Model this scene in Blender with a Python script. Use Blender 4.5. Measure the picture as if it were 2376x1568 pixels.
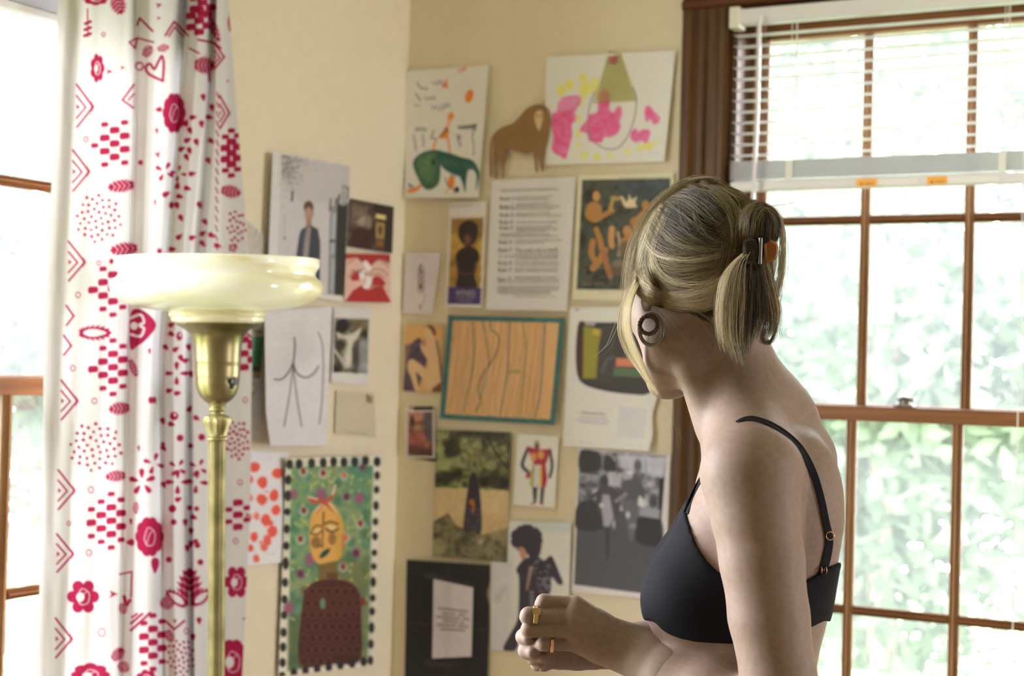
import bpy, bmesh, math, random
import numpy as np
from mathutils import Vector, Matrix
rng = np.random.default_rng(7); random.seed(7)
for o in list(bpy.data.objects): bpy.data.objects.remove(o)
SC = bpy.context.scene; COL = SC.collection
# ---------------------------------------------------------------- camera (solved from the photograph's vanishing lines)
W, H, FPX = 2376, 1568, 3700.0
CAM = np.array([1.927, -3.027, 1.45])
_a = math.radians(28.5); _p = math.atan(71/3700.); _r = 0.027
_F0 = np.array([-math.sin(_a), math.cos(_a), 0]); _R0 = np.array([math.cos(_a), math.sin(_a), 0]); _U0 = np.array([0, 0, 1.])
CF = math.cos(_p)*_F0+math.sin(_p)*_U0
_U1 = math.cos(_p)*_U0-math.sin(_p)*_F0
CU = math.cos(_r)*_U1-math.sin(_r)*_R0
CR = math.cos(_r)*_R0+math.sin(_r)*_U1
cd = bpy.data.cameras.new('camera'); cam = bpy.data.objects.new('camera', cd); COL.objects.link(cam)
cd.sensor_width = 36; cd.sensor_fit = 'HORIZONTAL'; cd.lens = 36*FPX/W; cd.clip_start = .05
M = Matrix.Identity(4)
for i, ax in enumerate((CR, CU, -CF)):
    for k in range(3): M[k][i] = ax[k]
for k in range(3): M[k][3] = CAM[k]
cam.matrix_world = M
cd.dof.use_dof = True; cd.dof.focus_distance = 1.72; cd.dof.aperture_fstop = 6.3
SC.camera = cam
# ---------------------------------------------------------------- sky, light, exposure
SC.view_settings.view_transform = 'Standard'; SC.view_settings.look = 'None'
SC.view_settings.gamma = 1; SC.view_settings.use_curve_mapping = False
SC.view_settings.exposure = EXPOSURE = 0.60
wd = bpy.data.worlds.new('sky'); SC.world = wd; wd.use_nodes = True
bg = wd.node_tree.nodes['Background']; bg.inputs[0].default_value = (0.92, 0.935, 1.01, 1); bg.inputs[1].default_value = SKY = 22.0
SC.cycles.max_bounces = 10; SC.cycles.diffuse_bounces = 6; SC.cycles.transparent_max_bounces = 24
SC.cycles.sample_clamp_indirect = 6; SC.cycles.use_denoising = True
SC.cycles.caustics_reflective = False; SC.cycles.caustics_refractive = False
def portal(loc, rot, sx, sy):
    l = bpy.data.lights.new('daylight_portal', 'AREA'); l.shape = 'RECTANGLE'; l.size = sx; l.size_y = sy
    l.cycles.is_portal = True
    o = bpy.data.objects.new('daylight_portal', l); COL.objects.link(o); o.location = loc; o.rotation_euler = rot
portal((1.12, .16, 1.42), (math.radians(-90), 0, 0), .8, 1.7)
portal((-.16, -1.10, 1.42), (0, math.radians(-90), 0), 1.7, .9)
portal((-.16, -1.87, 1.35), (0, math.radians(-90), 0), 1.8, .75)
portal((4.46, -.32, 1.35), (0, math.radians(90), 0), 1.8, .45)

# ---------------------------------------------------------------- helpers
def ray(px, py):
    px = np.asarray(px, float)[..., None]; py = np.asarray(py, float)[..., None]
    return CF+(px-W/2)/FPX*CR-(py-H/2)/FPX*CU
def at(px, py, d): return CAM+np.asarray(d, float)[..., None]*ray(px, py)
def on_x(px, py, X):
    r = ray(px, py); return CAM+r*((X-CAM[0])/r[..., 0])[..., None]
def on_y(px, py, Y):
    r = ray(px, py); return CAM+r*((Y-CAM[1])/r[..., 1])[..., None]
def proj(P):
    d = np.asarray(P, float)-CAM; z = d@CF
    return np.stack([W/2+FPX*(d@CR)/z, H/2-FPX*(d@CU)/z, z], -1)
def lin(c):
    c = np.asarray(c, float)/255.
    return np.where(c <= .04045, c/12.92, ((c+.055)/1.055)**2.4)

MATS = {}
def mat(name, col=(.8, .8, .8), rough=.5, metal=0, **kw):
    if name in MATS: return MATS[name]
    m = bpy.data.materials.new(name); m.use_nodes = True; MATS[name] = m
    nt = m.node_tree; b = nt.nodes['Principled BSDF']
    b.inputs['Base Color'].default_value = (*col, 1); b.inputs['Roughness'].default_value = rough; b.inputs['Metallic'].default_value = metal
    for k, v in kw.items():
        if k in b.inputs: b.inputs[k].default_value = v
    return m
def P_(m): return m.node_tree.nodes['Principled BSDF']
def nd(m, t, **kw):
    n = m.node_tree.nodes.new(t)
    for k, v in kw.items():
        if hasattr(n, k): setattr(n, k, v)
        else: n.inputs[k].default_value = v
    return n
def ln(m, a, b): m.node_tree.links.new(a, b)
def ramp(m, fac, stops):
    r = nd(m, 'ShaderNodeValToRGB'); e = r.color_ramp.elements
    while len(e) < len(stops): e.new(.5)
    for x, (p, c) in zip(e, stops): x.position = p; x.color = (*c, 1)
    ln(m, fac, r.inputs[0]); return r.outputs[0]
def noise_col(m, scale, c0, c1, stretch=(1, 1, 1), detail=4, lo=.3, hi=.7, bump=0, dist=.002):
    """Base colour varied by an object-space noise, plus a fine bump."""
    tc = nd(m, 'ShaderNodeTexCoord'); mp = nd(m, 'ShaderNodeMapping'); mp.inputs['Scale'].default_value = stretch
    ln(m, tc.outputs['Object'], mp.inputs[0])
    n = nd(m, 'ShaderNodeTexNoise', Scale=scale, Detail=detail); ln(m, mp.outputs[0], n.inputs['Vector'])
    ln(m, ramp(m, n.outputs[0], [(lo, c0), (hi, c1)]), P_(m).inputs['Base Color'])
    if bump:
        bp = nd(m, 'ShaderNodeBump', Strength=bump, Distance=dist); ln(m, n.outputs[0], bp.inputs['Height']); ln(m, bp.outputs[0], P_(m).inputs['Normal'])
    return m

def mk(name, V, F, m, parent=None, smooth=False, col=None, origin=None):
    """One mesh object from vertices (world) and faces; colours per vertex optional. Origin at its base centre."""
    V = np.asarray(V, float).reshape(-1, 3)
    me = bpy.data.meshes.new(name)
    F = F if isinstance(F, np.ndarray) else list(F)
    if isinstance(F, np.ndarray):
        n, k = F.shape
        me.vertices.add(len(V)); me.loops.add(n*k); me.polygons.add(n)
        me.loops.foreach_set('vertex_index', F.astype(np.int32).ravel())
        me.polygons.foreach_set('loop_start', np.arange(0, n*k, k, dtype=np.int32))
        me.polygons.foreach_set('loop_total', np.full(n, k, np.int32))
        pv = parent_loc(parent) if parent else (np.array([*(V[:, :2].min(0)+V[:, :2].max(0))/2, V[:, 2].min()]) if origin is None else np.asarray(origin))
        me.vertices.foreach_set('co', (V-pv).astype(np.float32).ravel()); me.update(calc_edges=True)
    else:
        pv = parent_loc(parent) if parent else (np.array([*(V[:, :2].min(0)+V[:, :2].max(0))/2, V[:, 2].min()]) if origin is None else np.asarray(origin))
        me.from_pydata([tuple(v) for v in V-pv], [], F); me.update()
    if smooth: me.polygons.foreach_set('use_smooth', np.ones(len(me.polygons), bool))
    if col is not None:
        a = me.color_attributes.new('print', 'FLOAT_COLOR', 'POINT')
        c = np.ones((len(V), 4), np.float32); c[:, :3] = col; a.data.foreach_set('color', c.ravel())
    if m is not None: me.materials.append(m)
    o = bpy.data.objects.new(name, me); COL.objects.link(o)
    if parent: o.parent = parent; o['_p'] = 1; del o['_p']
    else: o.location = pv
    return o
ABS = {}
def parent_loc(p):
    l = np.zeros(3)
    while p is not None: l = l+np.array(p.location); p = p.parent
    return l
def tag(o, label=None, cat=None, group=None, kind=None):
    for k, v in (('label', label), ('category', cat), ('group', group), ('kind', kind)):
        if v: o[k] = v
    return o
def thing(name, loc, label, cat, group=None, kind=None):
    o = bpy.data.objects.new(name, None); COL.objects.link(o); o.location = loc; o.empty_display_size = .05
    return tag(o, label, cat, group, kind)

class MB:
    """collects simple shapes into one mesh"""
    def __init__(s): s.V = []; s.F = []
    def add(s, V, F):
        n = len(s.V); s.V += [tuple(v) for v in V]; s.F += [tuple(i+n for i in f) for f in F]; return s
    def box(s, lo, hi, bev=0):
        lo = np.array(lo, float); hi = np.array(hi, float); b = min(bev, *( (hi-lo)/2.01))
        if b <= 0:
            V = [(x, y, z) for x in (lo[0], hi[0]) for y in (lo[1], hi[1]) for z in (lo[2], hi[2])]
            return s.add(V, [(0, 1, 3, 2), (4, 6, 7, 5), (0, 4, 5, 1), (2, 3, 7, 6), (0, 2, 6, 4), (1, 5, 7, 3)])
        bm = bmesh.new(); bmesh.ops.create_cube(bm, size=1)
        for v in bm.verts: v.co = Vector((lo+hi)/2+(hi-lo)*np.array(v.co))
        bmesh.ops.bevel(bm, geom=bm.edges[:], offset=b, segments=2, affect='EDGES', profile=.5)
        bm.verts.index_update(); V = [tuple(v.co) for v in bm.verts]; F = [tuple(v.index for v in f.verts) for f in bm.faces]; bm.free()
        return s.add(V, F)
    def tube(s, pts, r, n=8, cap=True):
        pts = np.asarray(pts, float); r = np.broadcast_to(np.asarray(r, float), len(pts)); V = []; F = []
        T = np.gradient(pts, axis=0); T /= np.linalg.norm(T, axis=1)[:, None]+1e-12
        u = np.cross(T[0], (0, 0, 1.)); u = u if np.linalg.norm(u) > .1 else np.cross(T[0], (1., 0, 0)); u /= np.linalg.norm(u)
        for i in range(len(pts)):
            u = u-T[i]*(u@T[i]); u /= np.linalg.norm(u); w = np.cross(T[i], u)
            for k in range(n):
                a = 2*math.pi*k/n; V.append(pts[i]+r[i]*(math.cos(a)*u+math.sin(a)*w))
        for i in range(len(pts)-1):
            for k in range(n): F.append((i*n+k, i*n+(k+1) % n, (i+1)*n+(k+1) % n, (i+1)*n+k))
        if cap: F.append(tuple(range(n))[::-1]); F.append(tuple((len(pts)-1)*n+k for k in range(n)))
        return s.add(V, F)
    def lathe(s, prof, n=48, axis=None, squash=None, close=True):
        """prof: (radius, height) pairs about the z axis"""
        V = []; F = []
        for (r, z) in prof:
            for k in range(n):
                a = 2*math.pi*k/n; V.append((r*math.cos(a), r*math.sin(a), z))
        for i in range(len(prof)-1):
            for k in range(n): F.append((i*n+k, i*n+(k+1) % n, (i+1)*n+(k+1) % n, (i+1)*n+k))
        if close:
            if prof[0][0] > 1e-5: F.append(tuple(range(n))[::-1])
            if prof[-1][0] > 1e-5: F.append(tuple((len(prof)-1)*n+k for k in range(n)))
        if axis is not None: V = [axis(v) for v in V]
        return s.add(V, F)
    def sweep(s, prof, p0, p1, u, w):
        """extrude a closed 2-D profile (in axes u, w) from p0 to p1"""
        p0 = np.asarray(p0, float); p1 = np.asarray(p1, float); u = np.asarray(u, float); w = np.asarray(w, float); n = len(prof)
        V = [p0+a*u+b*w for a, b in prof]+[p1+a*u+b*w for a, b in prof]
        F = [(k, (k+1) % n, n+(k+1) % n, n+k) for k in range(n)]+[tuple(range(n))[::-1], tuple(range(n, 2*n))]
        return s.add(V, F)
    def build(s, name, m, parent=None, smooth=False, origin=None):
        o = mk(name, np.array(s.V), s.F, m, parent, smooth, origin=origin)
        bm = bmesh.new(); bm.from_mesh(o.data); bmesh.ops.recalc_face_normals(bm, faces=bm.faces[:]); bm.to_mesh(o.data); bm.free()
        if smooth: o.data.set_sharp_from_angle(angle=math.radians(40))
        return o
def grid_faces(nu, nv):
    i = np.arange(nu*nv).reshape(nv, nu)
    return np.stack([i[:-1, :-1], i[:-1, 1:], i[1:, 1:], i[1:, :-1]], -1).reshape(-1, 4)
def cr(pts, n=12, closed=False):
    """Catmull-Rom curve through points"""
    p = np.asarray(pts, float)
    if closed: q = np.vstack([p[-1], p, p[0], p[1]])
    else: q = np.vstack([2*p[0]-p[1], p, 2*p[-1]-p[-2]])
    out = []
    for i in range(1, len(q)-2):
        t = np.linspace(0, 1, n, endpoint=False)[:, None]; a, b, c, d = q[i-1:i+3]
        out.append(.5*((2*b)+(c-a)*t+(2*a-5*b+4*c-d)*t*t+(3*b-a-3*c+d)*t**3))
    out = np.vstack(out)
    return out if closed else np.vstack([out, p[-1]])
def vnoise(x, y, seed=0):
    """smooth value noise on arrays"""
    xi = np.floor(x).astype(int); yi = np.floor(y).astype(int); fx = x-xi; fy = y-yi
    fx = fx*fx*(3-2*fx); fy = fy*fy*(3-2*fy)
    def h(a, b):
        n = (a*374761393+b*668265263+seed*144665) & 0x7fffffff; n = ((n ^ (n >> 13))*1274126177) & 0x7fffffff
        return ((n ^ (n >> 16)) & 0xffff)/65535.
    return (h(xi, yi)*(1-fx)+h(xi+1, yi)*fx)*(1-fy)+(h(xi, yi+1)*(1-fx)+h(xi+1, yi+1)*fx)*fy
def fbm(x, y, seed=0, o=4):
    return sum(vnoise(x*2**k, y*2**k, seed+k)*.5**k for k in range(o))/sum(.5**k for k in range(o))
# ---------------------------------------------------------------- materials of the setting
m_wall = noise_col(mat('cream_wall_paint', rough=.75), 30, (.80, .71, .545), (.83, .745, .58), bump=.05)
m_ceil = mat('white_ceiling_paint', (.8, .78, .73), .8)
m_floor = noise_col(mat('oak_floor', rough=.4), 6, (.24, .17, .11), (.33, .24, .16), (1, 14, 1))
def wood(name, c0, c1, stretch, rough=.38):
    m = mat(name, rough=rough); P_(m).inputs['Specular IOR Level'].default_value = .22
    return noise_col(m, 22, c0, c1, stretch, 5, .3, .72, .12)
m_case_v = wood('stained_wood_upright', (.055, .024, .007), (.125, .057, .016), (3, 3, .16))
m_case_h = wood('stained_wood_level', (.052, .015, .003), (.115, .037, .008), (.16, 3, 3))
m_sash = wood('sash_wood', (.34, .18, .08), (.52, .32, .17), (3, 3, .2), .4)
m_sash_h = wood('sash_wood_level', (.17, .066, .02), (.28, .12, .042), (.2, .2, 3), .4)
m_putty = mat('weathered_putty', (.62, .6, .52), .8)
# pane: clear, with a thin pale veil mixed in to imitate glare
m_pane = mat('veiled_window_glass'); nt = m_pane.node_tree
tr = nd(m_pane, 'ShaderNodeBsdfTransparent'); tl = nd(m_pane, 'ShaderNodeBsdfTranslucent'); gl = nd(m_pane, 'ShaderNodeBsdfGlossy', Roughness=.02)
tl.inputs[0].default_value = (.88, .94, .98, 1)
mx1 = nd(m_pane, 'ShaderNodeMixShader'); mx2 = nd(m_pane, 'ShaderNodeMixShader')
tcn = nd(m_pane, 'ShaderNodeTexCoord'); nz = nd(m_pane, 'ShaderNodeTexNoise', Scale=5.0, Detail=5.0); ln(m_pane, tcn.outputs['Object'], nz.inputs['Vector'])
mr = nd(m_pane, 'ShaderNodeMapRange'); mr.inputs[3].default_value = .022; mr.inputs[4].default_value = .042; ln(m_pane, nz.outputs[0], mr.inputs[0])
ln(m_pane, mr.outputs[0], mx1.inputs[0]); ln(m_pane, tr.outputs[0], mx1.inputs[1]); ln(m_pane, tl.outputs[0], mx1.inputs[2])
fr = nd(m_pane, 'ShaderNodeFresnel', IOR=1.35); ln(m_pane, fr.outputs[0], mx2.inputs[0]); ln(m_pane, mx1.outputs[0], mx2.inputs[1]); ln(m_pane, gl.outputs[0], mx2.inputs[2])
ln(m_pane, mx2.outputs[0], nt.nodes['Material Output'].inputs[0]); nt.nodes.remove(nt.nodes['Principled BSDF'])

# ---------------------------------------------------------------- room shell
RX, RY, CZ, T = 4.3, -5.0, 2.5, .14
OB = (.768, 1.478, .62, 2.19)      # right-hand window's opening in the back wall (x0,x1,z0,z1)
OL = (-1.44, -.76, .62, 2.16)      # opening in the left wall (y0,y1,z0,z1)
def struct(o): o['kind'] = 'structure'; return o
b = MB(); x0, x1, z0, z1 = OB
b.box((-T, 0, 0), (x0, T, CZ)); b.box((x1, 0, 0), (RX+T, T, CZ)); b.box((x0, 0, 0), (x1, T, z0)); b.box((x0, 0, z1), (x1, T, CZ))
struct(b.build('wall_back', m_wall))
b = MB(); y0, y1, z0, z1 = OL
b.box((-T, y1, 0), (0, 0, CZ)); b.box((-T, y0, 0), (0, y1, z0)); b.box((-T, y0, z1), (0, y1, CZ))
FILL_L = (-2.20, -1.54, .5, 2.25)        # unseen opening added in the left wall to light the corner
b.box((-T, FILL_L[1], 0), (0, y0, CZ)); b.box((-T, RY-T, 0), (0, FILL_L[0], CZ)); b.box((-T, FILL_L[0], 0), (0, FILL_L[1], FILL_L[2])); b.box((-T, FILL_L[0], FILL_L[3]), (0, FILL_L[1], CZ))
struct(b.build('wall_left', m_wall))
FILL_R = (-.50, -.12, .5, 2.25)        # opening added out of view on the right, to light the left wall
struct(MB().box((RX, RY-T, 0), (RX+T, FILL_R[0], CZ)).box((RX, FILL_R[1], 0), (RX+T, 0, CZ)).box((RX, FILL_R[0], 0), (RX+T, FILL_R[1], FILL_R[2])).box((RX, FILL_R[0], FILL_R[3]), (RX+T, FILL_R[1], CZ)).build('wall_right', m_wall))
b = MB().box((0, RY-T, 0), (RX, RY, CZ))
struct(b.build('wall_front', m_wall))
struct(MB().box((-T, RY-T, -.1), (RX+T, T, 0)).build('floor', m_floor))
struct(MB().box((-T, RY-T, CZ), (RX+T, T, CZ+.1)).build('ceiling', m_ceil))
struct(MB().box((.02, -.018, 0), (RX, 0, .11), .004).build('baseboard_back', m_case_h))
struct(MB().box((0, RY, 0), (.018, -.0, .11), .004).build('baseboard_left', m_case_h))

REED = [(-.5, 0), (-.5, .35), (-.40, .62), (-.33, .45), (-.22, .85), (-.13, .62), (-.06, 1), (.06, 1), (.13, .62), (.22, .85), (.33, .45), (.40, .62), (.5, .35), (.5, 0)]
def bar(w, d): return [(a*w, c*d) for a, c in REED]
def window(name, M, w, z0, z1, meet, mids, casing, split_up, split_low):
    """double-hung window. M maps local (s along the wall, depth outwards, z) to world; s runs 0..w."""
    t = bpy.data.objects.new(name, None); COL.objects.link(t); t['kind'] = 'structure'; t.location = M(w/2, 0, z0)
    ax = np.array(M(1, 0, 0))-np.array(M(0, 0, 0)); ay = np.array(M(0, 1, 0))-np.array(M(0, 0, 0)); az = np.array((0, 0, 1.))
    mv, mh = m_case_v, m_case_h
    def bx(nm, s0, s1, d0, d1, a, c, m, par, bev=.002):
        p = np.array([M(s0, d0, a), M(s1, d1, c)]); return MB().box(p.min(0), p.max(0), bev).build(nm, m, par)
    # jamb lining and casing boards
    bx('jamb', -.001, .016, -.0, T, z0, z1, mv, t); bx('jamb', w-.016, w+.001, 0, T, z0, z1, mv, t)
    bx('head_jamb', .016, w-.016, 0, T, z1-.016, z1+.001, mh, t); bx('sill', -.02, w+.02, -.0, T, z0-.03, z0, mh, t, .006)
    cw = casing
    prof = [(0, 0), (0, .016), (.006, .021), (.016, .021), (.022, .014), (cw*.42, .014), (cw*.5, .019), (cw*.62, .019), (cw*.68, .015), (cw-.03, .015), (cw-.02, .020), (cw-.006, .020), (cw, .014), (cw, 0)]
    MB().sweep(prof, M(0, 0, z0-.03), M(0, 0, z1), -ax, -ay).build('casing_board', mv, t)
    MB().sweep(prof, M(w, 0, z0-.03), M(w, 0, z1), ax, -ay).build('casing_board', mv, t)
    MB().sweep(prof, M(-cw, 0, z1), M(w+cw, 0, z1), az, -ay).build('casing_board', mh, t)
    bx('stool', -cw-.02, w+cw+.02, -.06, 0, z0-.03, z0-.004, mh, t, .006)
    bx('apron', -cw, w+cw, -.016, 0, z0-.12, z0-.03, mh, t)
    for nm, d, lo, hi, split in (('upper_sash', .092, meet-.012, z1-.016, split_up), ('lower_sash', .032, z0, meet+.016, split_low)):
        s = bpy.data.objects.new(nm, None); COL.objects.link(s); s.parent = t; s.location = np.array(M(w/2, d, lo))-parent_loc(t)
        a, c = .016, w-.016; sw = .026; d1 = d+.030
        bx('stile', a, a+sw, d, d1, lo, hi, m_sash, s); bx('stile', c-sw, c, d, d1, lo, hi, m_sash, s)
        rb, rt = (.030, .034) if nm == 'upper_sash' else (.06, .030)
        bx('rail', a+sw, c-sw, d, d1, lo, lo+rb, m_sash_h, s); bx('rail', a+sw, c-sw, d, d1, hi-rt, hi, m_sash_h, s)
        s0, s1, q0, q1 = a+sw, c-sw, lo+rb, hi-rt
        mw = .021
        # moulded inner edges of the stiles
        for ss in (s0+.004, s1-.004): MB().sweep(bar(.014, .012), M(ss, d+.003, q0), M(ss, d+.003, q1), ax, -ay).build('bead', m_sash, s)
        for mm in mids: MB().sweep(bar(mw, .014), M(mm, d+.012, q0), M(mm, d+.012, q1), ax, -ay).build('muntin', m_sash, s)
        xs = [s0]+list(mids)+[s1]
        for i in range(len(xs)-1):
            MB().sweep(bar(mw*.9, .013), M(xs[i]+(mw/2 if i else 0), d+.012, split), M(xs[i+1]-(mw/2 if i < len(mids) else 0), d+.012, split), az, -ay).build('muntin', m_sash_h, s)
            for (za, zb) in ((q0, split), (split, q1)):
                p = np.array([M(xs[i]-.002, d+.014, za-.002), M(xs[i+1]+.002, d+.016, zb+.002)]); MB().box(p.min(0), p.max(0)).build('pane', m_pane, s)
    return t
xb = OB[0]
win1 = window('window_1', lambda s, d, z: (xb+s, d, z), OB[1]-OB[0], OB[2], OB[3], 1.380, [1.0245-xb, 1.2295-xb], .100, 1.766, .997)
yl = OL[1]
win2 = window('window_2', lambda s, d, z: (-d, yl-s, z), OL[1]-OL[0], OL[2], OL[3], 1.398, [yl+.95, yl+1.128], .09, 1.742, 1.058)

# sash lock on the meeting rail
m_lock = noise_col(mat('tarnished_brass', rough=.45, metal=.8), 60, (.11, .10, .085), (.34, .31, .27))
c = on_y(2100, 936, .05); lk = bpy.data.objects.new('sash_lock', None); COL.objects.link(lk)
lk.location = (c[0], .047, 1.396); tag(lk, 'tarnished metal sash lock sitting on the meeting rail of the window with blinds', 'lock')
L = lk.location
MB().box((L.x-.019, .034, 1.3965), (L.x+.019, .060, 1.402), .002).build('base_plate', m_lock, lk)
MB().lathe([(.011, 0), (.011, .007), (.007, .011), (0, .011)], 16, lambda v: (L.x+v[0], .047+v[1], 1.402+v[2])).build('pivot', m_lock, lk, True)
MB().tube([(L.x-.012, .047, 1.4105), (L.x, .044, 1.4125), (L.x+.014, .038, 1.411), (L.x+.022, .036, 1.410)], [.004, .006, .005, .0045], 8).build('lever', m_lock, lk, True)

# ---------------------------------------------------------------- venetian blind in the right-hand window
m_blind = mat('white_blind_metal', (.74, .73, .75), .4); m_cord = mat('white_cord', (.8, .8, .76), .8); m_bracket = mat('ivory_plastic', (.78, .74, .63), .5)
bx0, bx1, by = .781, 1.462, -.012
bl = thing('venetian_blind', (1.12, by, 1.812), 'white mini blind half raised in the wooden window, orange stickers on its bottom rail', 'blind')
hr = MB().box((bx0+.004, by-.016, 2.150), (bx1, by+.014, 2.181), .003).build('head_rail', m_blind, bl)
MB().box((bx0-.006, by-.019, 2.143), (bx0+.016, by+.017, 2.186), .002).build('bracket', m_bracket, bl)
MB().box((bx1-.016, by-.019, 2.143), (bx1+.006, by+.017, 2.186), .002).build('bracket', m_bracket, bl)
MB().box((1.06, by-.02, 2.146), (1.085, by-.012, 2.153), .002).build('cord_lock', m_bracket, bl)
def slat_mesh():
    n = 7; V = []; F = []
    for x in (bx0+.002, bx1):
        for k in range(n):
            a = (k/(n-1)-.5)*2; V.append((x, by+a*.0125, .0022*(1-a*a)))
        for k in range(n):
            a = (k/(n-1)-.5)*2; V.append((x, by+a*.0125, .0022*(1-a*a)-.0007))
    for k in range(n-1):
        F += [(k, k+1, 2*n+k+1, 2*n+k), (n+k, 3*n+k, 3*n+k+1, n+k+1)]
    F += [(0, 2*n, 3*n, n), (n-1, 2*n-1, 4*n-1, 3*n-1)]
    return np.array(V), F
V, F = slat_mesh(); sl = None
zs = [2.129-.0219*i for i in range(12)]+[1.8745-.0029*i for i in range(13)]
for i, z in enumerate(zs):
    if sl is None:
        sl = mk('slat', V+np.array((0, 0, z)), F, m_blind, bl, True); base = z
    else:
        o = sl.copy(); COL.objects.link(o); o.location = (0, random.uniform(-.0012, .0012) if i > 11 else 0, z-base); o.rotation_euler = (random.uniform(-.03, .03), 0, 0) if i <= 11 else (0, 0, 0)
        if i <= 11:
            p = o.location.copy(); c = Vector((0, 0, base-bl.location.z)); R = o.rotation_euler.to_matrix(); o.location = p+c-R@c
br = MB().box((bx0+.002, by-.013, 1.8155), (bx1, by+.013, 1.836), .004).build('bottom_rail', m_blind, bl)
m_or = mat('orange_sticker', (.95, .42, .03), .4); m_ink = mat('grey_ink', (.16, .13, .10), .8)
def sticker(px0, px1, py, nm, m, h=.0075, yy=None):
    a = on_y(px0, py, by-.0135); c = on_y(px1, py, by-.0135); z = a[2]
    return MB().box((a[0], by-.0139, z-h), (c[0], by-.0129, z+h)).build(nm, m, br)
m_stw = mat('white_sticker', (.82, .8, .78), .5)
sticker(1987, 2034, 424, 'warning_sticker', m_or); sticker(2150, 2197, 419, 'warning_sticker', m_or)
sticker(2036, 2128, 423, 'instruction_sticker', m_stw, .0055); sticker(2199, 2318, 418, 'instruction_sticker', m_stw, .0055)
for xc in (.906, 1.315):
    for yy in (by-.0135, by+.0135): MB().tube([(xc, yy, 2.15), (xc, yy, 1.838)], .0007, 5).build('ladder_cord', m_cord, bl)
    MB().tube([(xc+.006, by, 2.15), (xc+.006, by, 1.838)], .0008, 5).build('lift_cord', m_cord, bl)
    MB().box((xc-.007, by-.0142, 1.836), (xc+.007, by-.0126, 1.874), .0005).build('ladder_tape', m_cord, bl)
wp = [on_y(1765, 36, by-.03), on_y(1762, 60, by-.03), on_y(1758, 250, by-.03), on_y(1749, 430, by-.032), on_y(1747, 475, by-.034)]
MB().tube(wp, [.0028, .004, .004, .004, .0045], 6).build('tilt_wand', m_blind, bl, True)
MB().tube([(1.353, by-.019, 2.15), (1.354, by-.019, 1.6), (1.352, by-.019, 1.2), (1.3515, by-.019, .78)], .0011, 5).build('pull_cord', m_cord, bl)
MB().lathe([(.0, 0), (.006, .004), (.005, .02), (.002, .03), (0, .03)], 10, lambda v: (1.3515+v[0], by-.019+v[1], .755+v[2])).build('cord_tassel', m_bracket, bl, True)

# blind of the left-hand window, drawn all the way up: only its stack shows
bl2 = thing('venetian_blind', (.0, -1.1, 2.0), 'grey white blind fully drawn up at the top of the curtained window', 'blind')
MB().box((-.05, -1.425, 2.11), (-.02, -.775, 2.14), .003).build('head_rail', m_blind, bl2)
sl2 = None
for i in range(20):
    if sl2 is None: sl2 = MB().box((-.047, -1.42, 2.0245), (-.022, -.78, 2.0255)).build('slat', m_blind, bl2)
    else: o = sl2.copy(); COL.objects.link(o); o.location = (random.uniform(-.001, .001), 0, .0041*i)
MB().box((-.048, -1.422, 2.008), (-.021, -.778, 2.023), .003).build('bottom_rail', m_blind, bl2)
for yc in (-1.3, -.9):
    MB().box((-.0205, yc-.006, 2.008), (-.0195, yc+.006, 2.11)).build('ladder_tape', m_cord, bl2)

# ---------------------------------------------------------------- outside: ground and trees
m_ground = noise_col(mat('grass_ground', rough=.9), 3, (.12, .2, .05), (.28, .36, .12))
gnd = MB().box((-14, .4, -1.2), (12, 16, -1.1)); gnd.box((-14, -14, -1.2), (-.4, .4, -1.1)); gnd.box((-.4, -14, -1.2), (12, -5.4, -1.1)); gnd.box((4.6, -5.4, -1.2), (12, .4, -1.1))
struct(gnd.build('ground', m_ground))
m_bark = noise_col(mat('tree_bark', rough=.9), 14, (.16, .12, .09), (.34, .28, .22), (1, 1, .3))
def leaf_mat(name, c, t):
    m = mat(name); n = m.node_tree; n.nodes.remove(P_(m))
    d = nd(m, 'ShaderNodeBsdfDiffuse'); tl = nd(m, 'ShaderNodeBsdfTranslucent'); mx = nd(m, 'ShaderNodeMixShader')
    oi = nd(m, 'ShaderNodeTexCoord'); nz = nd(m, 'ShaderNodeTexNoise', Scale=1.6, Detail=3.0); ln(m, oi.outputs['Object'], nz.inputs['Vector'])
    cc = ramp(m, nz.outputs[0], [(.3, c), (.7, t)]); ln(m, cc, d.inputs[0]); ln(m, cc, tl.inputs[0]); mx.inputs[0].default_value = .5
    ln(m, d.outputs[0], mx.inputs[1]); ln(m, tl.outputs[0], mx.inputs[2]); ln(m, mx.outputs[0], n.nodes['Material Output'].inputs[0]); return m
LEAVES = [leaf_mat('leaf_fresh', (.055, .08, .05), (.105, .135, .09)), leaf_mat('leaf_blue', (.062, .088, .058), (.105, .13, .09)), leaf_mat('leaf_pale', (.072, .105, .06), (.13, .168, .11))]
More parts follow.
